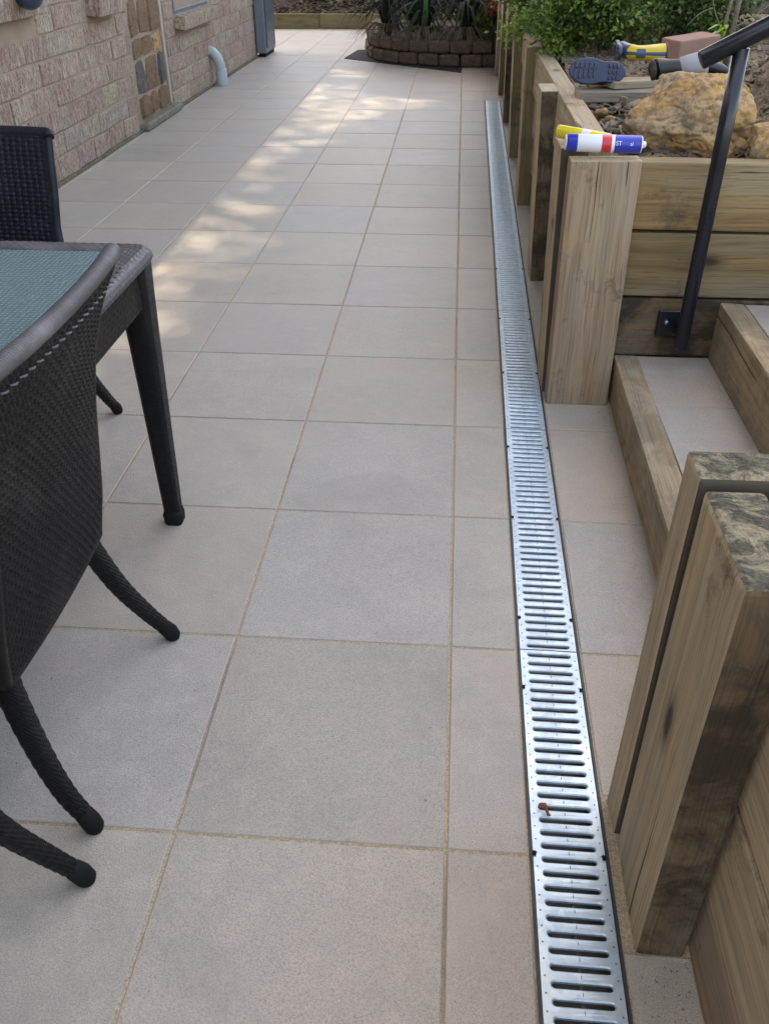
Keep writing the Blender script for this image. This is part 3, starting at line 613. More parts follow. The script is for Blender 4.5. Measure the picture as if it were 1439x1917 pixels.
# sprig hanging over the posts
def sprig(loc, pts, n, label, mat=LEAFB, sz=(0.02, 0.035)):
    t = empty('leafy_branch', loc); tag(t, label, 'branch'); C = smooth_curve(pts, 30); Pn = C[RNG.integers(4, 30, n)] + RNG.normal(size=(n, 3)) * 0.035
    s_ = RNG.uniform(sz[0], sz[1], n); leaves('foliage', Pn, RNG.normal(size=(n, 3)) + (-0.4, -0.3, 0.3), s_, s_ * 0.5, mat, t)
    link('twig', tube_mesh('twig', [dict(pts=[tuple(p) for p in C], rads=list(np.linspace(0.005, 0.002, 30)), seg=5)]), t, BARK)
sprig((0.42, 4.35, 0.80), [(0, 0, 0), (-0.06, -0.02, 0.07), (-0.13, -0.02, 0.06), (-0.19, 0.0, 0.0)], 420, 'bright green leafy branch hanging over the tops of the leaning posts')
sprig((0.45, 3.92, 0.78), [(0, 0, 0), (-0.01, -0.05, 0.03), (0.03, -0.10, 0.0)], 160, 'small fresh green sprig growing beside the toe of the blue boot')

# sapling with bare twigs and lime leaves
sap = empty('sapling', (1.16, 3.55, 0.86)); tag(sap, 'bare young tree stems with a tuft of lime green leaves beside the red brick', 'young tree')
tb = [dict(pts=[(0, 0, -0.1), (0.005, 0, 0.15), (-0.005, 0, 0.4), (0.02, 0.02, 0.8)], rads=[0.013, 0.011, 0.010, 0.008], seg=8),
      dict(pts=[(-0.035, 0.01, -0.1), (-0.030, 0.01, 0.1), (-0.012, 0.0, 0.3), (-0.03, 0.02, 0.8)], rads=[0.010, 0.008, 0.007, 0.005], seg=8)]
link('trunk', tube_mesh('trunk', tb), sap, BARK)
tw = []
for (a_, b_, c_) in (((-0.03, 0, 0.02), (-0.09, -0.02, 0.11), (-0.13, -0.03, 0.20)), ((0.0, 0, 0.05), (0.11, 0, 0.12), (0.24, 0.0, 0.24)), ((0.0, 0, 0.02), (0.08, 0, 0.07), (0.13, 0, 0.14)), ((0.14, -0.1, 0.0), (0.16, -0.1, 0.10), (0.26, -0.1, 0.16)), ((-0.10, 0, 0.13), (-0.15, 0, 0.11), (-0.2, 0, 0.06))):
    tw.append(dict(pts=[tuple(p) for p in smooth_curve([a_, b_, c_], 8)], rads=list(np.linspace(0.0035, 0.0015, 8)), seg=5))
link('twigs', tube_mesh('twigs', tw), sap, BARK)
def blade(pts, w, up=(0, 0, 1)):
    P_ = smooth_curve(pts, 9); V, F = [], []
    for i, p in enumerate(P_):
        T = P_[min(i + 1, 8)] - P_[max(i - 1, 0)]; T /= np.linalg.norm(T); s = np.cross(T, up); s /= np.linalg.norm(s) + 1e-9; u = np.cross(s, T)
        ww = w * (math.sin(math.pi * min(1, (i + 0.6) / 9)) ** 0.6) * (1 - 0.5 * (i / 8) ** 3); V += [p - s * ww / 2 + u * ww * 0.12, p, p + s * ww / 2 + u * ww * 0.12]
    for i in range(8): F += [(i * 3, i * 3 + 1, i * 3 + 4, i * 3 + 3), (i * 3 + 1, i * 3 + 2, i * 3 + 5, i * 3 + 4)]
    return np.array(V), F
def blades(name, specs, mat, parent, smooth=True):
    Vs, Fs, b = [], [], 0
    for pts, w in specs:
        v, f = blade(pts, w); Vs.append(v); Fs += [tuple(x + b for x in q) for q in f]; b += len(v)
    return link(name, mesh_np(name, np.concatenate(Vs), Fs, smooth), parent, mat)
for (dx, dy, dz, w) in ((-0.125, -0.25, 0.06, 0.035), (-0.09, -0.25, 0.075, 0.03), (-0.14, -0.27, 0.085, 0.022), (-0.06, -0.24, 0.085, 0.022), (-0.11, -0.26, 0.05, 0.03)):
    blades('leaf', [([(-0.10, -0.24, 0.045), (-0.10 + dx * 0.35 + 0.03, -0.24, dz), (dx - 0.035, dy - 0.02, dz - 0.012)], w)], LIME, sap)
blades('leaf', [([(-0.10, -0.25, 0.04), (-0.15, -0.27, 0.045), (-0.205, -0.29, 0.0)], 0.04)], LEAFB, sap)

# concrete ledge with dark gap beneath, top right
led = link('stone_ledge', sleeper_mesh(1.5, 0.7, 0.42, 0.03, 0.02), None, stone_mat('mossy_concrete', [(0.13, 0.125, 0.09), (0.20, 0.19, 0.145), (0.24, 0.225, 0.17)], 5), loc=(2.10, 4.60, 1.125), rot=(0.03, 0.03, -0.08)); led.data.materials.append(led.data.materials[0]); tag(led, 'mossy grey stone ledge overhanging a dark gap at the top right', 'rock')
led2 = link('bank', ground_mesh('bank', 1.2, 5.0, 3.9, 9.5, lambda X, Y: 0.62 + 0.10 * np.clip(X - 1.2, 0, 4) + 0.0 * Y, 20, 20, 0.05, 3), None, SOILD); tag(led2, kind='structure')

# ---------------------------------------------------------------- things on the bed
# planks under the boots
pk = link('plank', sleeper_mesh(0.40, 0.13, 0.034, 0.002, 0.0008), None, [wood_mat('grey_offcut', (0.26, 0.215, 0.18), (0.20, 0.17, 0.15), (0.28, 0.24, 0.20)), WOODG], loc=(0.612, 2.715, 0.768), rot=(0, 0.0, 0.05)); tag(pk, 'weathered grey timber offcut lying under the blue boot sole', 'plank')
pk2 = link('plank', sleeper_mesh(0.34, 0.10, 0.024, 0.002, 0.0008), None, [wood_mat('tan_offcut', (0.40, 0.32, 0.22), (0.33, 0.27, 0.19), (0.36, 0.31, 0.23)), WOODG], loc=(0.68, 2.80, 0.798), rot=(0, 0.02, 0.42)); tag(pk2, 'pale tan timber offcut resting across the grey one', 'plank')
# loose brick
rb = link('loose_brick', box_mesh('loose_brick', (0, 0, 0), (0.225, 0.105, 0.070), 0.006, 0.001, 2), None, plain('terracotta_brick', (0.33, 0.18, 0.135), 0.85), loc=(0.900, 3.155, 0.885), rot=(0.05, -0.05, 0.60)); tag(rb, 'loose reddish brown brick sitting in front of the dark shrub', 'brick')

# wellington boots ------------------------------------------------
NAVY = plain('navy_rubber', (0.018, 0.030, 0.075), 0.42); NAVYB = plain('slate_blue_rubber', (0.055, 0.085, 0.145), 0.35); YEL = plain('yellow_rubber', (0.62, 0.44, 0.02), 0.38)
def outline(t):   # sole outline, t 0..1 around; x along length (toe at -), y half width
    return t
def sole_pts(L=0.215, n=40):
    P_ = []
    for k in range(n):
        a_ = 2 * math.pi * k / n; x = -math.cos(a_); u = (x + 1) / 2    # 0 toe 1 heel
        hw = 0.043 * math.sqrt(max(0, 1 - abs(x) ** 2.6)) * (1.05 - 0.25 * math.exp(-((u - 0.62) / 0.16) ** 2) - 0.10 * u)
        P_.append((x * L / 2, hw * (1 if math.sin(a_) >= 0 else -1) + 0.004 * math.sin(a_)))
    return P_
def boot(loc, rot, label, shaftmat, scale=1.0, shaft_len=0.16):
    """local: sole in XY plane (toe at -X), facing -Z; foot rises along +Z at the heel side"""
    t = empty('rubber_boot', loc, rot); t.scale = (scale,) * 3; tag(t, label, 'boot', 'pair of navy and yellow rubber boots')
    sp = sole_pts(); link('sole', prism('sole', sp, -0.012, 0.006, 0.0025), t, NAVY)
    bm = bmesh.new()
    for k in range(5):
        x = -0.085 + k * 0.018; bm_box(bm, (x, 0.012 - 0.002 * k, -0.0145), (0.008, 0.034, 0.006), 0.001); bm_box(bm, (x + 0.004, -0.018, -0.0145), (0.011, 0.02, 0.006), 0.001)
    for k in range(3):
        for m_ in range(3): bm_box(bm, (0.045 + 0.015 * k, -0.02 + 0.02 * m_, -0.0145), (0.008, 0.013, 0.006), 0.001)
    link('tread', bm_mesh('tread', bm), t, NAVY)['kind'] = 'stuff'
    # upper: vamp as stacked sections from toe to ankle then shaft
    secs = [(-0.095, 0.008, 0.020, 0.010), (-0.080, 0.018, 0.036, 0.022), (-0.045, 0.026, 0.041, 0.030), (-0.005, 0.036, 0.038, 0.040), (0.035, 0.050, 0.034, 0.046)]
    V, F, n = [], [], 14
    for (x, z, hw, hh) in secs:
        for k in range(n): a_ = 2 * math.pi * k / n; V.append((x, hw * math.cos(a_), z + hh * math.sin(a_)))
    path = [(0.055, 0.060), (0.066, 0.085), (0.068, 0.12), (0.066, 0.12 + shaft_len * 0.5), (0.062, 0.12 + shaft_len)]
    for i, (x, z) in enumerate(path):
        tl = [0.9, 0.35, 0.05, 0, 0][i]; r = [0.040, 0.036, 0.037, 0.043, 0.047][i]
        for k in range(n):
            a_ = 2 * math.pi * k / n; c_, s_ = math.cos(a_), math.sin(a_)
            V.append((x - s_ * r * 1.15 * math.cos(tl), r * c_ * 0.9, z + s_ * r * math.sin(tl)))
    m_ = len(secs) + len(path); F = [(i * n + k, i * n + (k + 1) % n, (i + 1) * n + (k + 1) % n, (i + 1) * n + k) for i in range(m_ - 1) for k in range(n)]
    V.append((-0.100, 0, 0.006)); c_ = len(V) - 1
    for k in range(0, n, 2): F.append((c_, k, (k + 1) % n, (k + 2) % n))
    up = link('upper', mesh_np('upper', V, F, True), t, [NAVYB, shaftmat])
    for p in up.data.polygons:
        if p.center.z > 0.052 and not (abs(p.center.y) < 0.014): p.material_index = 1
    link('top_band', tube_mesh('band', [dict(pts=[(0.062 - math.sin(a_) * 0.054, 0.0425 * math.cos(a_), 0.12 + shaft_len) for a_ in np.linspace(0, 2 * math.pi, 25)], rads=[0.004] * 25, seg=6)]), t, NAVY)
    return t
# boot 1: sole faces the camera, toe to the left
boot((0.478, 2.720, 0.842), (R(-108), R(3), R(4)), 'navy rubber boot lying with its ridged sole towards the patio', YEL, 0.98, 0.07)
# boot 2: behind, shaft lying to the right
boot((0.588, 2.99, 0.882), Matrix(((0.0, 0.0, 1.0), (-1.0, 0.0, 0.0), (0.0, -1.0, 0.0))).to_euler()[:], 'rubber boot with yellow and slate blue shaft lying behind the upturned sole', YEL, 0.78, 0.10)
# dark work shoes with grey cuff
sh = empty('work_shoe', (0.66, 2.30, 0.90), (0, 0, R(-8))); tag(sh, 'black rubber work shoe with a thick grey felt cuff on top of the boulder', 'shoe')
BLK = plain('black_rubber', (0.012, 0.014, 0.018), 0.5); FELT = plain('grey_felt', (0.33, 0.34, 0.36), 0.95)
c = smooth_curve([(-0.065, -0.01, 0.0), (-0.05, 0, 0.004), (-0.015, 0, 0.008), (0.03, 0.0, 0.010)], 12)
link('toe', tube_mesh('toe', [dict(pts=[tuple(p) for p in c], rads=[0.012, 0.024, 0.031, 0.034, 0.034, 0.033, 0.031, 0.029, 0.028, 0.028, 0.028, 0.028], seg=18, flat=0.95)]), sh, BLK)
link('cuff', tube_mesh('cuff', [dict(pts=[(0.022, 0, 0.010), (0.026, 0, 0.012), (0.05, 0.002, 0.016), (0.085, 0.004, 0.022), (0.105, 0.006, 0.024), (0.109, 0.006, 0.024)], rads=[0.024, 0.030, 0.034, 0.038, 0.037, 0.030], seg=22)]), sh, FELT)
link('sole', tube_mesh('sole', [dict(pts=[(-0.070, -0.012, 0.0), (-0.066, -0.012, 0.001), (-0.058, -0.010, 0.002)], rads=[0.026, 0.030, 0.030], seg=20)]), sh, stone_mat('muddy_sole', [(0.02, 0.02, 0.02), (0.06, 0.05, 0.04), (0.16, 0.12, 0.08)], 40))
sh2 = empty('work_shoe', (0.79, 2.36, 0.905), (0, R(8), R(12))); tag(sh2, 'flattened black rubber work shoe lying under the end of the handrail', 'shoe')
link('upper', tube_mesh('upper', [dict(pts=[tuple(p) for p in smooth_curve([(-0.09, 0, 0.0), (-0.05, 0, 0.004), (0.02, 0, 0.0), (0.075, 0, -0.01)], 14)], rads=[0.015, 0.024, 0.028, 0.029, 0.029, 0.029, 0.030, 0.031, 0.032, 0.033, 0.032, 0.029, 0.023, 0.012], seg=16, flat=0.6)]), sh2, BLK)
link('sole', prism('sole', [(x * 0.8, y_ * 0.72) for x, y_ in sole_pts()], -0.024, -0.014, 0.002), sh2, BLK)

# sealant cartridges ------------------------------------------------
def cartridge_mat(stops, name):
    a = M(name, 0.35, 0.5); sx = a.n('ShaderNodeSeparateXYZ'); a.l(a.co.outputs['Object'], sx.inputs[0])
    x = a.math('MULTIPLY', a.math('ADD', sx.outputs[0], 0.11), 1 / 0.22); r = a.n('ShaderNodeValToRGB'); r.color_ramp.interpolation = 'CONSTANT'; a.l(x, r.inputs[0]); e = r.color_ramp.elements
    while len(e) < len(stops): e.new(0.5)
    for el, (p, c) in zip(e, stops): el.position = p; el.color = (*c, 1)
    a.base(r.outputs[0]); return a.m
WH = (0.72, 0.74, 0.78); BL = (0.02, 0.035, 0.36); RD = (0.60, 0.03, 0.045)
def cartridge(loc, rot, mat, label, nozzle, textcol=None):
    t = empty('sealant_cartridge', loc, rot); tag(t, label, 'sealant tube')
    link('tube', tube_mesh('tube', [dict(pts=[(-0.108, 0, 0), (-0.106, 0, 0), (0, 0, 0), (0.094, 0, 0), (0.098, 0, 0)], rads=[0.021, 0.0232, 0.0232, 0.0232, 0.0215], seg=32)]), t, mat)
    link('nozzle_thread', tube_mesh('nozzle', [dict(pts=[(0.097, 0, 0), (0.106, 0, 0), (0.110, 0, 0)], rads=[0.010, 0.009, 0.006], seg=16)]), t, nozzle)
    link('plunger', tube_mesh('plunger', [dict(pts=[(-0.112, 0, 0), (-0.1085, 0, 0)], rads=[0.020, 0.020], seg=24)]), t, nozzle)
    return t
m1 = cartridge_mat([(0.0, BL), (0.14, WH), (0.40, WH), (0.44, RD), (0.56, WH), (0.60, BL), (0.93, WH)], 'cartridge_print')
WHM = plain('white_plastic', (0.75, 0.77, 0.80), 0.4)
c1 = cartridge((0.385, 1.718, 0.7905), (R(-10), R(0.5), R(-2)), m1, 'white sealant tube with blue panel and red band on the wall corner', WHM)
m2 = cartridge_mat([(0.0, (0.70, 0.58, 0.03)), (0.45, WH), (0.6, (0.70, 0.58, 0.03)), (0.8, (0.55, 0.42, 0.25))], 'cartridge_print_yellow')
cartridge((0.338, 1.806, 0.793), (0, R(3), R(-30)), m2, 'yellow and white sealant tube lying behind the blue labelled one', plain('orange_cap', (0.6, 0.35, 0.12), 0.5)).scale = (0.78, 0.78, 0.78)
# illegible white lettering along the lower edge of the blue panel
def letter(s, size, loc, rot, mat, parent):
    cu = bpy.data.curves.new('lettering', 'FONT'); cu.body = s; cu.size = size; cu.extrude = 0.0002; cu.align_x = 'CENTER'; ob = bpy.data.objects.new('t', cu); SC.collection.objects.link(ob)
    dg = bpy.context.evaluated_depsgraph_get(); me = bpy.data.meshes.new_from_object(ob.evaluated_get(dg)); bpy.data.objects.remove(ob)
    # wrap on the cylinder: local y of text -> angle
    r = 0.02345
    for v in me.vertices:
        a_ = v.co.y / r + loc[1]; z_ = v.co.z + r; v.co = Vector((v.co.x + loc[0], -math.cos(a_) * z_, math.sin(a_) * z_))
    o = link('lettering', me, parent, mat); return o
letter('ST', 0.016, (0.033, -0.15), None, WHM, c1); letter('al', 0.014, (0.068, -0.15), None, WHM, c1)

# ---------------------------------------------------------------- house
house = empty('brick_house', (-2.4, 0, 0)); tag(house, 'sandstock brick house wall with stone panel, sills and windows along the left side', 'house')
HX = -2.4
link('wall_core', box_mesh('wall_core', (-2.6 + 0.0, 3.15, 1.25), (5.2, 14.50, 2.5)), house, MORTAR)
link('roof', prism('roof', [(-5.4, -4.1), (0.06, -4.1), (0.06, 10.48), (-5.4, 10.48)], 2.503, 2.66), house, plain('fascia', (0.35, 0.34, 0.31), 0.6))
link('added_shade_roof', box_mesh('added_shade_roof', (0.65, -1.75, 2.60), (1.5, 5.1, 0.12)), house, plain('shade_roof_ceiling', (0.35, 0.34, 0.31), 0.6))  # unseen roof added to darken the paving around the table
for yy in (-3.9,): link('shade_roof_post', box_mesh('shade_roof_post', (1.3, yy, 1.26), (0.09, 0.09, 2.54), 0.004), house, plain('shade_roof_post_paint', (0.35, 0.34, 0.31), 0.5))  # support for the added roof, out of view
bl, bh, mj = 0.290, 0.119, 0.009
bmesh_variants = []
for k in range(8):
    bm = bmesh.new(); bm_box(bm, (0, 0, 0), (0.020, bl, bh), 0.006, 0.0055); bmesh_variants.append(bm_mesh('brick', bm)); bmesh_variants[-1].materials.append(BRICK)
SILLS = [(3.2, 4.46, 0.885), (5.24, 5.72, 0.80), (7.14, 8.28, 0.555)]
def blocked(y0, y1, z):
    if z < 0.0: return True
    if y1 > 5.98 and y0 < 6.86: return True
    for (a_, b_, zz) in SILLS:
        if y1 > a_ - 0.0 and y0 < b_ + 0.0 and z + bh > zz: return True
    return False
cnt = 0; rest = bmesh.new()
cells = []
for r in range(0, 19):
    z0 = 0.035 + r * (bh + mj) - 0.02; off = (r % 2) * 0.15
    yv = 3.5 - off
    while yv < 10.38:
        y0, y1 = yv, min(yv + bl, 10.385)
        for (ea, eb) in ((5.98, 6.86),):
            if y0 < ea < y1: y1 = ea
            if y0 < eb < y1: y0 = eb
        for (a_, b_, zz) in SILLS:
            if z0 + bh > zz:
                if y0 < a_ < y1: y1 = a_
                if y0 < b_ < y1: y0 = b_
        if y1 - y0 > 0.03 and not blocked(y0 + 0.002, y1 - 0.002, z0): cells.append((y0, y1, z0))
        yv += bl + mj
cells.sort(key=lambda c: (c[2] > 1.3, c[2], c[0]))
for (y0, y1, z0) in cells:
    if cnt < 292 and z0 < 1.30:
        o = link('brick', random.choice(bmesh_variants), house, None, loc=(-0.0055 + random.uniform(-0.0025, 0.003), (y0 + y1) / 2, z0 + bh / 2)); o.scale = (1, (y1 - y0) / bl, 1); o.rotation_euler = (random.gauss(0, .003), 0, random.gauss(0, 0.006)); cnt += 1
    else: bm_box(rest, (0.0, (y0 + y1) / 2, z0 + bh / 2), (0.020, y1 - y0, bh), 0.003)
rs = link('brickwork', bm_mesh('brickwork', rest), house, BRICK); tag(rs, kind='stuff')
# brick on edge sills
for (a_, b_, zz) in SILLS:
    si = link('sill', box_mesh('sill_bed', (0.03, (a_ + b_) / 2, zz + 0.06), (0.085, b_ - a_ - 0.01, 0.085)), house, MORTAR)
    n = int((b_ - a_) / 0.088); st = (b_ - a_) / n
    for k in range(n):
        o = link('sill_brick', box_mesh('sill_brick', (0, 0, 0), (0.115, st - 0.009, 0.105), 0.005, 0.002), si, BRICK, loc=(0.040, a_ + (k + 0.5) * st, zz + 0.066), rot=(0, 0.16, 0))
FR = plain('grey_aluminium', (0.17, 0.20, 0.23), 0.4, 0.3); 
wg = M('window_glass', 0.04, 0.6); wg.base((0.10, 0.17, 0.23)); wg.b.inputs['Metallic'].default_value = 0.0
for (a_, b_, zz) in SILLS:
    wd = link('window', box_mesh('window', (-0.012, (a_ + b_) / 2, zz + 0.135), (0.04, b_ - a_ - 0.02, 0.035), 0.002), house, FR)
    link('frame', box_mesh('frame', (-0.012, a_ + 0.035, zz + 0.7), (0.04, 0.035, 1.09), 0.002), wd, FR); link('frame', box_mesh('frame', (-0.012, b_ - 0.035, zz + 0.7), (0.04, 0.035, 1.09), 0.002), wd, FR)
    link('pane', box_mesh('pane', (-0.010, (a_ + b_) / 2, zz + 0.7), (0.008, b_ - a_ - 0.11, 1.09)), wd, wg.m)
# stone panel
def stone_piece(pts, depth, mat):
    c = np.mean(np.array(pts), 0); bm = bmesh.new(); n = len(pts)
    o_ = [bm.verts.new((0.0, p[0] - c[0], p[1] - c[1])) for p in pts]
    i_ = [bm.verts.new((depth + random.uniform(-0.006, 0.006), (p[0] - c[0]) * 0.90, (p[1] - c[1]) * 0.92)) for p in pts]
    ce = bm.verts.new((depth * 1.25, 0, 0))
    for k in range(n):
        q = (k + 1) % n; bm.faces.new((o_[k], o_[q], i_[q], i_[k])); bm.faces.new((i_[k], i_[q], ce))
    bmesh.ops.recalc_face_normals(bm, faces=bm.faces); link('stone', bm_mesh('stone', bm), house, mat, loc=(-0.006, c[0], c[1]))
zr = 0.07; rr = random.Random(3); row = 0
while zr < 1.35:
    h = rr.uniform(0.12, 0.27); cuts = [6.0] + sorted(6.0 + 0.70 * (k + rr.uniform(-0.38, 0.38)) / 3 for k in (1, 2)) + [6.72]
    for k in range(3):
        y0, y1 = cuts[k] + 0.004, cuts[k + 1] - 0.004; dz = rr.uniform(-0.02, 0.02)
        pts = [(y0 + rr.uniform(0, .02), zr + 0.006 + max(0, dz)), (y1 - rr.uniform(0, .03), zr + 0.006 + rr.uniform(0, .02)), (y1, zr + h * 0.5), (y1 - rr.uniform(0, .05), zr + h - 0.006), ((y0 + y1) / 2, zr + h), (y0 + rr.uniform(0, .04), zr + h - rr.uniform(0.006, .03)), (y0, zr + h * 0.4)]
        stone_piece(pts, rr.uniform(0.012, 0.030), [STONEB, STONEG, STONEB][rr.randrange(3)] if rr.random() < .8 else ROCK)
    zr += h; row += 1
link('stone_base', box_mesh('stone_base', (0.02, 6.42, 0.03), (0.10, 0.96, 0.056), 0.012, 0.004), house, stone_mat('mossy_render', [(0.16, 0.155, 0.10), (0.26, 0.25, 0.18), (0.30, 0.28, 0.21)], 12))
link('mortar_bead', tube_mesh('bead', [dict(pts=[(0.010, 6.755 + 0.006 * math.sin(z * 9), z) for z in np.linspace(0.05, 1.6, 30)], rads=[0.013] * 30, seg=8)]), house, plain('pale_mortar', (0.48, 0.42, 0.36), 0.9))
link('footing', box_mesh('footing', (0.012, 6.9, 0.006), (0.03, 7.0, 0.026), 0.004, 0.002), house, stone_mat('dirty_footing', [(0.10, 0.085, 0.055), (0.20, 0.17, 0.11), (0.26, 0.22, 0.16)], 12))
# pipe
PVC = plain('grey_pvc', (0.42, 0.47, 0.48), 0.4)
pp = empty('waste_pipe', (HX, 8.18, 0)); tag(pp, 'pale grey plastic waste pipe bending from the brick wall down into the paving', 'pipe')
link('elbow', tube_mesh('elbow', [dict(pts=[tuple(p) for p in smooth_curve([(-0.02, 0, 0.30), (0.035, 0, 0.285), (0.085, 0, 0.215), (0.100, 0, 0.13)], 16)], rads=[0.047] * 16, seg=20)]), pp, PVC)
link('socket', tube_mesh('socket', [dict(pts=[(0.100, 0, 0.145), (0.101, 0, 0.14), (0.102, 0, 0.01), (0.102, 0, -0.01)], rads=[0.047, 0.052, 0.052, 0.052], seg=20)]), pp, PVC)
# metal cabinet by the corner
ac = empty('metal_cabinet', (-2.32, 10.35, 0)); tag(ac, 'narrow blue grey metal cabinet standing at the far end of the brick wall', 'cabinet')
link('body', box_mesh('body', (-0.01, 0.25, 0.83), (0.11, 0.60, 1.58), 0.008), ac, plain('blue_grey_steel', (0.17, 0.20, 0.225), 0.45, 0.2))
link('door_panel', box_mesh('door_panel', (0.052, 0.25, 0.83), (0.012, 0.50, 1.48), 0.003), ac, plain('dark_slate_panel', (0.06, 0.08, 0.10), 0.4))
link('feet', box_mesh('feet', (-0.01, 0.25, 0.02), (0.08, 0.54, 0.035)), ac, RUBBER)
# blue glazed bowl hanging in front of the nearest sill
hb = empty('hanging_bowl', (-2.25, 4.11, 0.985)); tag(hb, 'glossy dark blue round bowl hanging in front of the nearest window sill', 'bowl')
bm = bmesh.new(); bmesh.ops.create_uvsphere(bm, u_segments=24, v_segments=14, radius=0.075)
for v in bm.verts:
    if v.co.z > 0.05: v.co.z = 0.05
link('bowl', bm_mesh('bowl', bm, True), hb, plain('blue_glaze', (0.03, 0.05, 0.09), 0.12), loc=(0, 0, 0.02))
link('hanger', tube_mesh('hanger', [dict(pts=[(0.06, 0, 0.06), (0.03, 0, 0.4), (0, 0, 1.4)], rads=[0.003] * 3, seg=6), dict(pts=[(-0.06, 0, 0.06), (-0.03, 0, 0.4), (0, 0, 1.4)], rads=[0.003] * 3, seg=6)]), hb, RAIL)

# ---------------------------------------------------------------- back of the patio
kb = empty('timber_kerb', (-2.0, 13.65, 0)); tag(kb, 'low olive brown timber edging at the far end of the patio', 'edging')
for (xa, xb) in ((-4.9, -2.12), (-2.105, 0.5)): link('sleeper', sleeper_mesh(xb - xa, 0.08, 0.235), kb, [WOODK, WOODK], loc=((xa + xb) / 2 + 2.0, 0, 0.072))
slope = link('garden_slope', ground_mesh('garden_slope', -9, 6, 13.69, 24, lambda X, Y: 0.12 + 0.32 * (Y - 13.69), 50, 50, 0.10, 1.5), None, SOILD); tag(slope, kind='structure')
for k in range(14):
    x = random.uniform(-3.6, -0.6); y_ = random.uniform(13.85, 15.2); s_ = random.uniform(0.08, 0.2)
    o = link('garden_rock', rock_mesh('garden_rock', (s_, s_ * 0.9, s_ * 0.6), 60 + k, 2), None, ROCKD, loc=(x, y_, 0.12 + 0.32 * (y_ - 13.69) + s_ * 0.25)); tag(o, 'rough dark rock on the planted slope behind the timber edging', 'rock', 'rocks on the slope behind the edging')
chips('slope_mulch', 4000, lambda: (random.uniform(-4.2, 0.0), random.uniform(13.72, 15.6)), lambda x, y: 0.12 + 0.32 * (y - 13.69), (0.03, 0.12), DEAD)
# block planter
plt = empty('block_planter', (-0.3, 10.2, 0)); tag(plt, 'curved planter of brown split face concrete blocks in two courses', 'planter')
cur = smooth_curve([(-1.20, 12.3), (-1.20, 11.4), (-1.12, 10.55), (-0.98, 10.08), (-0.70, 9.78), (-0.30, 9.60), (0.10, 9.54), (0.50, 9.62)], 400)
sl_ = np.concatenate([[0], np.cumsum(np.linalg.norm(np.diff(cur, axis=0), axis=1))])
def at_s(s): i = np.searchsorted(sl_, s); i = min(max(i, 1), 399); return cur[i], cur[i] - cur[i - 1]
bvars = []
for k in range(6):
    bm = bmesh.new(); bm_box(bm, (0, 0, 0), (0.226, 0.15, 0.120), 0.020, 0.004); bmesh.ops.subdivide_edges(bm, edges=bm.edges[:], cuts=1, use_grid_fill=True)
    for v in bm.verts: 
        if v.co.y < 0: v.co.y += 0.016 * mnoise.noise(v.co * 17 + Vector((k * 3, 0, 0))) - 0.004
    bvars.append(bm_mesh('block', bm)); bvars[-1].materials.append(BLOCK)
for row in range(2):
    s = 0.1 + row * 0.12
    while s < sl_[-1] - 0.05:
        p, t = at_s(s); a_ = math.atan2(t[1], t[0]); nx, ny = -math.sin(a_), math.cos(a_)
        off = 0.075 + row * 0.02; link('block', random.choice(bvars), plt, None, loc=(p[0] + nx * off + 0.3, p[1] + ny * off - 10.2, 0.064 + row * 0.127), rot=(0, 0, a_ + random.gauss(0, 0.02))); s += 0.243
pts_ = [(cur[i][0] + 0.1, cur[i][1] + 0.1) for i in range(0, 400, 12)] + [(1.2, 9.8), (1.2, 12.4)]
link('planter_soil', prism('planter_soil', [(p[0] + 0.3, p[1] - 10.2) for p in pts_], 0.0, 0.215), plt, SOILD)
a = M('black_weed_mat', 0.85, 0.3); a.base((0.018, 0.024, 0.034)); a.bump(a.noise(a.coord(), 260, 3), 0.6, 0.004)
wmt = link('weed_mat', prism('weed_mat', [(-1.36, 10.24), (-0.005, 9.17), (0.0, 9.52), (-0.55, 9.66), (-0.9, 9.95), (-1.05, 10.3), (-1.13, 10.8), (-1.15, 11.1), (-1.28, 11.05)], -0.001, 0.005), None, a.m); tag(wmt, 'black rubber edging mat laid on the tiles along the curved planter', 'mat')
# planter plants
def strap_plant(loc, n, L, label, mat=LEAFD, dead=60, group='strappy plants in the block planter'):
    t = empty('strappy_plant', loc); tag(t, label, 'plant', group); sp = []
    for k in range(n):
        a_ = random.uniform(0, 6.28); e = random.uniform(0.35, 1.0); l = L * random.uniform(0.6, 1.1); dx, dy = math.cos(a_), math.sin(a_)
        sp.append(([(dx * .02, dy * .02, 0), (dx * l * (1 - e) * 0.5, dy * l * (1 - e) * .5, l * 0.55), (dx * l * (1 - e * 0.75), dy * l * (1 - e * 0.75), l * e * 0.85), (dx * l * (1.15 - e * 0.7), dy * l * (1.15 - e * .7), l * (e * 0.75 - 0.12))], random.uniform(0.018, 0.034)))
    blades('leaves', sp, mat, t); sp = []
    for k in range(dead):
        a_ = random.uniform(3.3, 6.1); l = random.uniform(0.22, 0.46); dx, dy = math.cos(a_), math.sin(a_)
        sp.append(([(dx * .04, dy * .04, 0.06), (dx * l * 0.5, dy * l * .5, 0.16), (dx * l * .9, dy * l * .9, 0.09), (dx * l * 1.1, dy * l * 1.1, random.uniform(-0.04, 0.06))], random.uniform(0.008, 0.018)))
    if dead: blades('dead_leaves', sp, DEAD, t)
strap_plant((-0.85, 10.30, 0.21), 70, 0.70, 'dark strappy clump at the left end of the planter with dead leaves over the blocks')
strap_plant((-0.42, 9.98, 0.21), 70, 0.75, 'dark upright strappy clump in the middle of the planter')
strap_plant((0.02, 9.92, 0.21), 70, 0.72, 'dark strappy clump towards the right of the planter')
strap_plant((-0.60, 10.9, 0.21), 80, 0.95, 'tall dark strappy clump at the back left of the planter', dead=0)
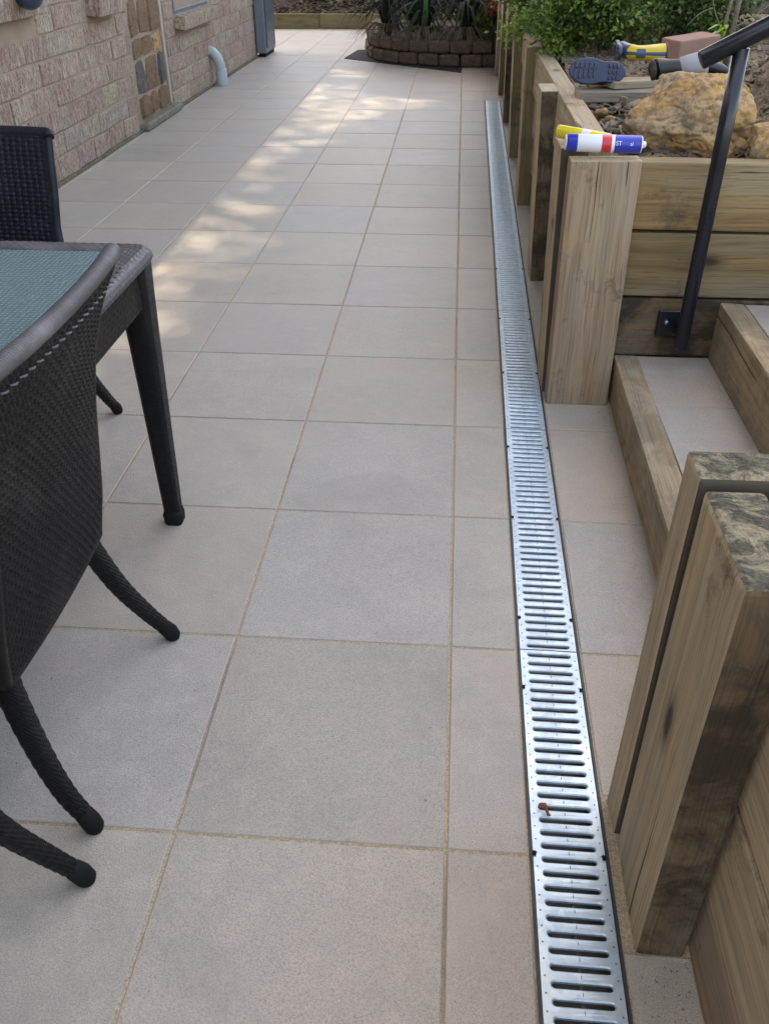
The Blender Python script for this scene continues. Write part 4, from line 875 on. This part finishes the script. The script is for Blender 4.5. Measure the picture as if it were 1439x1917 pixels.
strap_plant((0.10, 10.8, 0.21), 80, 0.95, 'tall dark strappy clump at the back right of the planter', dead=0)
for (x, z_) in ((-0.42, 0.25), (0.0, 0.25)):
    t = empty('tall_green_leaf', (x, 9.86, 0.2)); tag(t, 'single broad bright green leaf standing in the ' + ('middle' if x < -0.2 else 'right') + ' of the planter', 'leaf'); blades('leaf', [([(0, 0, 0), (0.005, 0, 0.25), (0.0, 0.02, 0.6)], 0.06)], leaf_mat('mid_leaf', (0.05, 0.16, 0.035), (0.05, 0.16, 0.035), (0.05, 0.16, 0.035)), t)
shrub((0.26, 9.95, 0.22), (0.16, 0.14, 0.15), 500, 'small plant with lime leaves at the right end of the planter', LEAF, None, (0.05, 0.09), 5, 'plant', 'flowering_plant', LIME, 0.18)
fl = empty('red_flowers', (0.30, 9.84, 0.50)); tag(fl, 'small cluster of red flowers at the right end of the planter', 'flowers')
leaves('petals', RNG.normal(size=(60, 3)) * (0.05, 0.03, 0.06) + (0.02, 0, 0.05), RNG.normal(size=(60, 3)), 0.05, 0.03, REDL, fl)
link('stalk', tube_mesh('stalk', [dict(pts=[(0, 0, -0.28), (0.0, 0, 0.05)], rads=[0.005, 0.004], seg=6)]), fl, BARK)
# background hedges beyond
for k, (x, y_, h) in enumerate(((-3.6, 17.2, 2.0), (-1.7, 17.6, 2.2), (0.2, 17.0, 2.2), (2.2, 14.5, 2.4), (2.6, 11.2, 2.2), (0.9, 13.2, 1.4))):
    lb = ['dark bushy shrub beyond the timber edging, leftmost of the back row', 'dark bushy shrub beyond the timber edging, behind the joint of the edging', 'dark bushy shrub directly behind the block planter', 'tall bushy tree mass far behind the raised bed', 'large bushy shrub beside the far end of the raised bed', 'medium bushy shrub between planter and back slope'][k]
    shrub((x, y_, 0.3), (1.1, 0.9, h / 2), 3500, lb, LEAFT, 'bushes behind the patio', (0.07, 0.14), 8, 'bush', 'bush')

# ---------------------------------------------------------------- table and chairs
table = empty('wicker_table', (-0.72, 0.95, 0)); tag(table, 'dark wicker dining table with a patterned green glass top', 'table')
TX0, TX1, TY0, TY1 = -1.66, -0.685, -0.95, 0.965
def tl(p): return (p[0] + 0.72, p[1] - 0.95, p[2])
def rr_loop(x0, x1, y0, y1, r, z, n=8):
    P_ = []
    for (cx_, cy_, a0) in ((x1 - r, y1 - r, 0), (x0 + r, y1 - r, 90), (x0 + r, y0 + r, 180), (x1 - r, y0 + r, 270)):
        for k in range(n + 1): a_ = R(a0 + 90 * k / n); P_.append((cx_ + r * math.cos(a_), cy_ + r * math.sin(a_), z))
    return P_
def bumpy_grid(P, Nn, nu, nv, cu, cv, amp, name, parent, mat, smooth=True, hole=0.0):
    """P,Nn (nu+1,nv+1,3); weave with cu x cv cells"""
    U = np.linspace(0, cu, nu + 1)[:, None]; Vv = np.linspace(0, cv, nv + 1)[None, :]
    h = np.sin(math.pi * U) * np.sin(math.pi * Vv); du = np.abs(U - np.round(U)); dv = np.abs(Vv - np.round(Vv))
    even = np.where(((np.floor(U) + np.floor(Vv)) % 2) == 0, 1.0, -1.0)
    # strands: vertical strands bulge up on even cells, horizontal on odd cells
    s1 = np.sqrt(np.clip(1 - (2 * (U % 1) - 1) ** 2, 0, 1)) * np.abs(np.sin(math.pi * Vv)) ** 0.5; s2 = np.sqrt(np.clip(1 - (2 * (Vv % 1) - 1) ** 2, 0, 1)) * np.abs(np.sin(math.pi * U)) ** 0.5
    hh = np.where(even > 0, s1, s2 * 0.45) - hole * np.exp(-((du ** 2 + dv ** 2) / 0.03))
    if hole > 0: e_ = np.clip(np.minimum(np.minimum(U, cu - U), np.minimum(Vv, cv - Vv)) / 1.5, 0, 1); hh = hh * e_
    Q = P + Nn * (amp * hh)[..., None]; I = np.arange((nu + 1) * (nv + 1)).reshape(nu + 1, nv + 1)
    F = np.stack([I[:-1, :-1], I[1:, :-1], I[1:, 1:], I[:-1, 1:]], -1).reshape(-1, 4); return link(name, mesh_np(name, Q.reshape(-1, 3), F, smooth), parent, mat)
def strip_grid(loop, prof, nu):
    """sweep profile [(out,z)] around a closed loop -> P, N arrays"""
    Lp = np.array(loop + [loop[0]]); s = np.concatenate([[0], np.cumsum(np.linalg.norm(np.diff(Lp[:, :2], axis=0), axis=1))]); t = np.linspace(0, s[-1], nu + 1)
    X = np.interp(t, s, Lp[:, 0]); Y = np.interp(t, s, Lp[:, 1]); tx = np.gradient(X); ty = np.gradient(Y); l = np.hypot(tx, ty); ox, oy = ty / l, -tx / l
    pr = np.array(prof); P = np.zeros((nu + 1, len(pr), 3)); N = np.zeros_like(P)
    for j, (o_, z_) in enumerate(pr):
        P[:, j, 0] = X + ox * o_; P[:, j, 1] = Y + oy * o_; P[:, j, 2] = z_
        a_ = pr[min(j + 1, len(pr) - 1)] - pr[max(j - 1, 0)]; a_ = a_ / (np.linalg.norm(a_) + 1e-9); no, nz = -a_[1], a_[0]
        N[:, j, 0] = ox * no; N[:, j, 1] = oy * no; N[:, j, 2] = nz
    return P, N, s[-1]
def resample(prof, n):
    A = np.array(prof, float); s = np.concatenate([[0], np.cumsum(np.linalg.norm(np.diff(A, axis=0), axis=1))]); t = np.linspace(0, s[-1], n); return np.stack([np.interp(t, s, A[:, 0]), np.interp(t, s, A[:, 1])], 1), s[-1]
ZT = 0.722
lp = [tl(p)[:2] for p in rr_loop(TX0, TX1, TY0, TY1, 0.035, 0)]
pr, pl = resample([(-0.058, ZT - 0.006), (-0.054, ZT - 0.001), (-0.012, ZT), (-0.002, ZT - 0.006), (0.004, ZT - 0.018), (-0.002, ZT - 0.032), (-0.012, ZT - 0.037)], 41)
pr = pr[::-1]; P, N, per = strip_grid(lp, pr, 2400)
nc = int(per / 0.0098); nc += nc % 2
bumpy_grid(P, -N if N[0, 20, 2] < 0 else N, 2400, 40, nc, 10, 0.0016, 'rim', table, WICKL)
pr, pl = resample([(-0.022, ZT - 0.037), (-0.022, ZT - 0.100), (-0.022, ZT - 0.125)], 25); P, N, per = strip_grid(lp, pr, 1600); Nf = N.copy()
# outward normals
if (Nf[400, 5, 0] * (P[400, 5, 0] - (tl((-1.17, 0, 0))[0])) + Nf[400, 5, 1] * (P[400, 5, 1] + 0.95)) < 0: Nf = -Nf
bumpy_grid(P, Nf, 1600, 24, 2 * int(per / 0.024), 8, 0.0018, 'apron', table, WICK)
link('glass_top', box_mesh('glass_top', tl(((TX0 + TX1) / 2, (TY0 + TY1) / 2, ZT - 0.0065)), (TX1 - TX0 - 0.114, TY1 - TY0 - 0.114, 0.006), 0.001), table, GLASS)
link('under_panel', box_mesh('under_panel', tl(((TX0 + TX1) / 2, (TY0 + TY1) / 2, ZT - 0.024)), (TX1 - TX0 - 0.10, TY1 - TY0 - 0.10, 0.010)), table, wicker_mat('pale_woven_panel', (0.20, 0.21, 0.20), (0.30, 0.31, 0.29), 40))
for (x, y_) in ((-0.728, 0.925), (-1.61, 0.925), (-0.728, -0.90), (-1.61, -0.90)):
    lg = link('leg', tube_mesh('leg', [dict(pts=[(0, 0, 0.03), (0, 0, 0.06), (0, 0, 0.3), (0, 0, 0.5), (0, 0, 0.62), (0, 0, 0.684)], rads=[0.0205, 0.021, 0.026, 0.0305, 0.034, 0.0365], seg=16, square=0.7)]), table, WICKT, loc=tl((x, y_, 0)))
    link('foot', tube_mesh('foot', [dict(pts=[(0, 0, 0.0), (0, 0, 0.004), (0, 0, 0.028), (0, 0, 0.040)], rads=[0.021, 0.0235, 0.0245, 0.0215], seg=16, square=0.5)]), lg, RUBBER)

def make_chair(name, loc, rz, label, mat=WICK, group='wicker armless chairs around the glass table', wrapm=WICKL, flare=1.0):
    """local: back at x~0 (outer face towards +X), seat towards -X, width along Y"""
    t = empty(name, loc, (0, 0, rz)); tag(t, label, 'chair', group)
    zs_ = np.array([0.27, 0.30, 0.40, 0.50, 0.60, 0.70, 0.76, 0.80, 0.838]); hw = np.array([0.190, 0.205, 0.213, 0.205, 0.197, 0.205, 0.232, 0.266, 0.312]); xr_ = np.array([-0.046, -0.040, -0.022, -0.006, 0.010, 0.026, 0.038, 0.048, 0.060])
    hw = np.minimum(hw, 0.205) * (1 - flare) + hw * flare; nu, nv = 176, 192; vz = np.linspace(0.30, 0.832, nv + 1); HW = np.interp(vz, zs_, hw); XR = np.interp(vz, zs_, xr_)
    k_ = np.ones(9) / 9
    def sm(a_): b_ = np.pad(a_, 4, 'edge'); return np.convolve(b_, k_, 'valid')
    HW = sm(sm(HW)); XR = sm(XR); u = np.linspace(-1, 1, nu + 1)
    P = np.zeros((nu + 1, nv + 1, 3)); P[:, :, 1] = u[:, None] * HW[None, :]; P[:, :, 2] = vz[None, :] + 0.0 * u[:, None]; P[:, :, 0] = XR[None, :] + 0.020 * (1 - (u[:, None]) ** 2) * np.linspace(0.4, 1, nv + 1)[None, :]
    dU = np.gradient(P, axis=0); dV = np.gradient(P, axis=1); N = np.cross(dU, dV); N /= np.linalg.norm(N, axis=2, keepdims=True)
    if N[nu // 2, nv // 2, 0] < 0: N = -N
    bumpy_grid(P, N, nu, nv, 44, 48, 0.0042, 'back', t, mat, True, 1.3)
    Pi = P - N * 0.020; bumpy_grid(Pi, -N, nu, nv, 22, 48, 0.0040, 'back_lining', t, mat, True, 0.9)
    # wrapped roll along the top
    top = P[:, -1] - N[:, -1] * 0.006 + np.array([0, 0, 0.006]); ex = [(top[0] + (-0.010, -0.006, -0.010))], [(top[-1] + (-0.010, 0.006, -0.010))]
    tp = np.vstack([ex[0], top, ex[1]]); s_ = np.concatenate([[0], np.cumsum(np.linalg.norm(np.diff(tp, axis=0), axis=1))]); nn = 620; tt = np.linspace(0, s_[-1], nn)
    C = np.stack([np.interp(tt, s_, tp[:, k]) for k in range(3)], 1); rd = [0.0135 + 0.0011 * abs(math.sin(math.pi * q / 0.0056)) for q in tt]; rd[0] = 0.006; rd[-1] = 0.006; rd[1] = rd[-2] = 0.011
    link('top_roll', tube_mesh('top_roll', [dict(pts=[tuple(p) for p in C], rads=rd, seg=12)]), t, wrapm)
    lace = []
    for k in range(24):   # long stitches under the roll
        i = 8 + k * 7
        if i + 5 > nu: break
        a_ = P[i, -1] + N[i, -1] * 0.0085 + (0, 0, -0.012); b_ = P[i + 5, -1] + N[i + 5, -1] * 0.0085 + (0, 0, -0.004 - 0.012); lace.append(dict(pts=[tuple(a_), tuple((a_ + b_) / 2 + N[i, -1] * 0.002), tuple(b_)], rads=[0.0018] * 3, seg=6))
    link('lacing', tube_mesh('lacing', lace), t, wrapm)
    for sgn, col in ((-1, 0), (1, nu)):
        ed = P[col, ::6] - N[col, ::6] * 0.009; link('side_binding', tube_mesh('side_binding', [dict(pts=[tuple(p) for p in ed], rads=[0.0115] * len(ed), seg=8)]), t, mat)
    ed = P[::8, 0] - N[::8, 0] * 0.009; link('bottom_binding', tube_mesh('bottom_binding', [dict(pts=[tuple(p) for p in ed], rads=[0.0105] * len(ed), seg=8)]), t, mat)
    # seat
    nu2, nv2 = 120, 120; xs = np.linspace(-0.035, -0.47, nu2 + 1); ys = np.linspace(-0.185, 0.185, nv2 + 1); X, Y = np.meshgrid(xs, ys, indexing='ij'); Z = 0.425 - 0.012 * (1 - (Y / 0.185) ** 2)
    P2 = np.stack([X, Y * (1 + 0.25 * (-X / 0.47)), Z], -1); N2 = np.zeros_like(P2); N2[..., 2] = 1; bumpy_grid(P2, N2, nu2, nv2, 40, 38, 0.003, 'seat', t, mat)
    link('seat_frame', box_mesh('seat_frame', (-0.265, 0, 0.385), (0.39, 0.39, 0.06), 0.012), t, WICKT)
    for sgn in (-1, 1):
        for (pts, rads, fy) in (([(-0.080, sgn * 0.165, 0.40), (-0.060, sgn * 0.186, 0.29), (-0.028, sgn * 0.210, 0.17), (0.010, sgn * 0.232, 0.08), (0.052, sgn * 0.244, 0.014)], (0.0215, 0.0130), 1), ([(-0.43, sgn * 0.20, 0.38), (-0.435, sgn * 0.20, 0.26), (-0.445, sgn * 0.205, 0.14), (-0.465, sgn * 0.213, 0.06), (-0.485, sgn * 0.218, 0.012)], (0.019, 0.0118), 1)):
            C = smooth_curve(pts, 60); rd = [rads[0] + (rads[1] - rads[0]) * k / 59 + 0.0006 * math.sin(k * 2.1) for k in range(60)]
            lg = link('leg', tube_mesh('leg', [dict(pts=[tuple(p) for p in C], rads=rd, seg=14, square=0.25)]), t, WICKT)
            e, d_ = C[-1], C[-1] - C[-4]; d_ = d_ / np.linalg.norm(d_)
            link('foot', tube_mesh('foot', [dict(pts=[tuple(e - d_ * 0.035), tuple(e - d_ * 0.025), tuple(e - d_ * 0.008), tuple(e + d_ * 0.002 + (0, 0, -0.006)), tuple(e + d_ * 0.004 + (0, 0, -0.013))], rads=[0.0125, 0.0165, 0.0178, 0.0168, 0.012], seg=14)]), lg, RUBBER)
    return t
make_chair('wicker_chair', (-0.661, 0.24, 0), 0.0, 'dark wicker chair tucked under the table with its woven back to the patio')
make_chair('wicker_chair', (-0.640, -0.345, 0), 0.0, 'dark wicker chair at the lower left edge of which mostly one leg shows')
make_chair('wicker_chair', (-1.325, 1.46, 0), math.pi / 2, 'blue black wicker chair at the far end of the table facing the camera', WICKB, wrapm=WICKB, flare=0.0)

# ---------------------------------------------------------------- unseen tree canopy added to block the sun, gaps shaped for the patches
tree = empty('shade_canopy', (-6.6, 8.5, 0)); tag(tree, 'unseen leafy canopy added behind the house to shade the patio between sun patches', 'tree')
link('trunk', tube_mesh('trunk', [dict(pts=[(0, 0, -0.3), (0.1, 0, 2), (0.3, -0.2, 5), (0.9, -0.3, 8)], rads=[0.28, 0.24, 0.19, 0.13], seg=12),
    dict(pts=[(0.9, -0.3, 7.6), (2.5, -1.5, 8.6), (4.2, -3.5, 9.1)], rads=[0.12, 0.07, 0.03], seg=8), dict(pts=[(0.9, -0.3, 7.6), (2.6, 0.8, 8.6), (4.6, 2.4, 9.1)], rads=[0.12, 0.07, 0.03], seg=8), dict(pts=[(0.6, -0.3, 7.0), (0.6, -3.5, 8.3), (1.4, -6.5, 9.0)], rads=[0.12, 0.07, 0.03], seg=8)]), tree, BARK)
sx, sy = SUN.x / SUN.z, SUN.y / SUN.z
n = 74000; gx = RNG.uniform(-6.0, 3.8, n); gy = RNG.uniform(-4.0, 17.0, n); gz = RNG.uniform(8.3, 9.6, n)
keep = np.ones(n, bool)
def gap(cx_, cy_, rx_, ry_, soft=0.35, rot=0.0, p=1.0):
    global keep
    dx, dy = gx - cx_, gy - cy_; c_, s_ = math.cos(rot), math.sin(rot); a_ = dx * c_ + dy * s_; b_ = -dx * s_ + dy * c_
    d_ = np.sqrt((a_ / rx_) ** 2 + (b_ / ry_) ** 2); pr_ = np.clip((1 + soft - d_) / soft, 0, 1) * p; keep &= ~(RNG.uniform(size=n) < pr_)
for g_ in ((-1.60, 9.30, 0.42, 0.26, .5, 0.1, 1), (-1.10, 9.00, 0.36, 0.30, .6, 0.2, 1), (-2.10, 9.50, 0.20, 0.22, .6, 0, 1), (-1.30, 7.75, 0.50, 0.60, .6, 0, 1), (-0.45, 7.40, 0.30, 0.30, .6, 0.3, 1), (-0.95, 6.9, 0.40, 0.55, .8, 0, 1),
           (-1.40, 5.4, 0.30, 0.75, .7, 0.0, 1), (-1.36, 3.0, 0.34, 1.5, .8, 0.0, 1), (-1.05, 6.2, 0.3, 0.5, 1, 0, 1)): gap(*g_)  # openings carved where sun patches should land on the paving
P_ = np.stack([gx + gz * sx + 6.6, gy + gz * sy - 8.5, gz], 1)[keep]
sz = RNG.uniform(0.24, 0.40, len(P_)); D = RNG.normal(size=(len(P_), 3)); D[:, 2] *= 0.35
leaves('shade_canopy_crown', P_, D, sz, sz * 0.75, LEAFT, tree, 0.1)
n2 = 30000; hx = RNG.uniform(-2.4, 0.1, n2); hy = RNG.uniform(1.5, 10.0, n2); hz = RNG.uniform(8.4, 9.4, n2)
s2 = RNG.uniform(0.05, 0.09, n2); D2 = RNG.normal(size=(n2, 3)); D2[:, 2] *= 0.3
leaves('shade_canopy_fine_leaves', np.stack([hx + hz * sx + 6.6, hy + hz * sy - 8.5, hz], 1), D2, s2, s2 * 0.8, LEAFT, tree, 0.1)  # small leaves added to dim the sun through the openings
print('tiles', ntile, 'bricks', cnt)
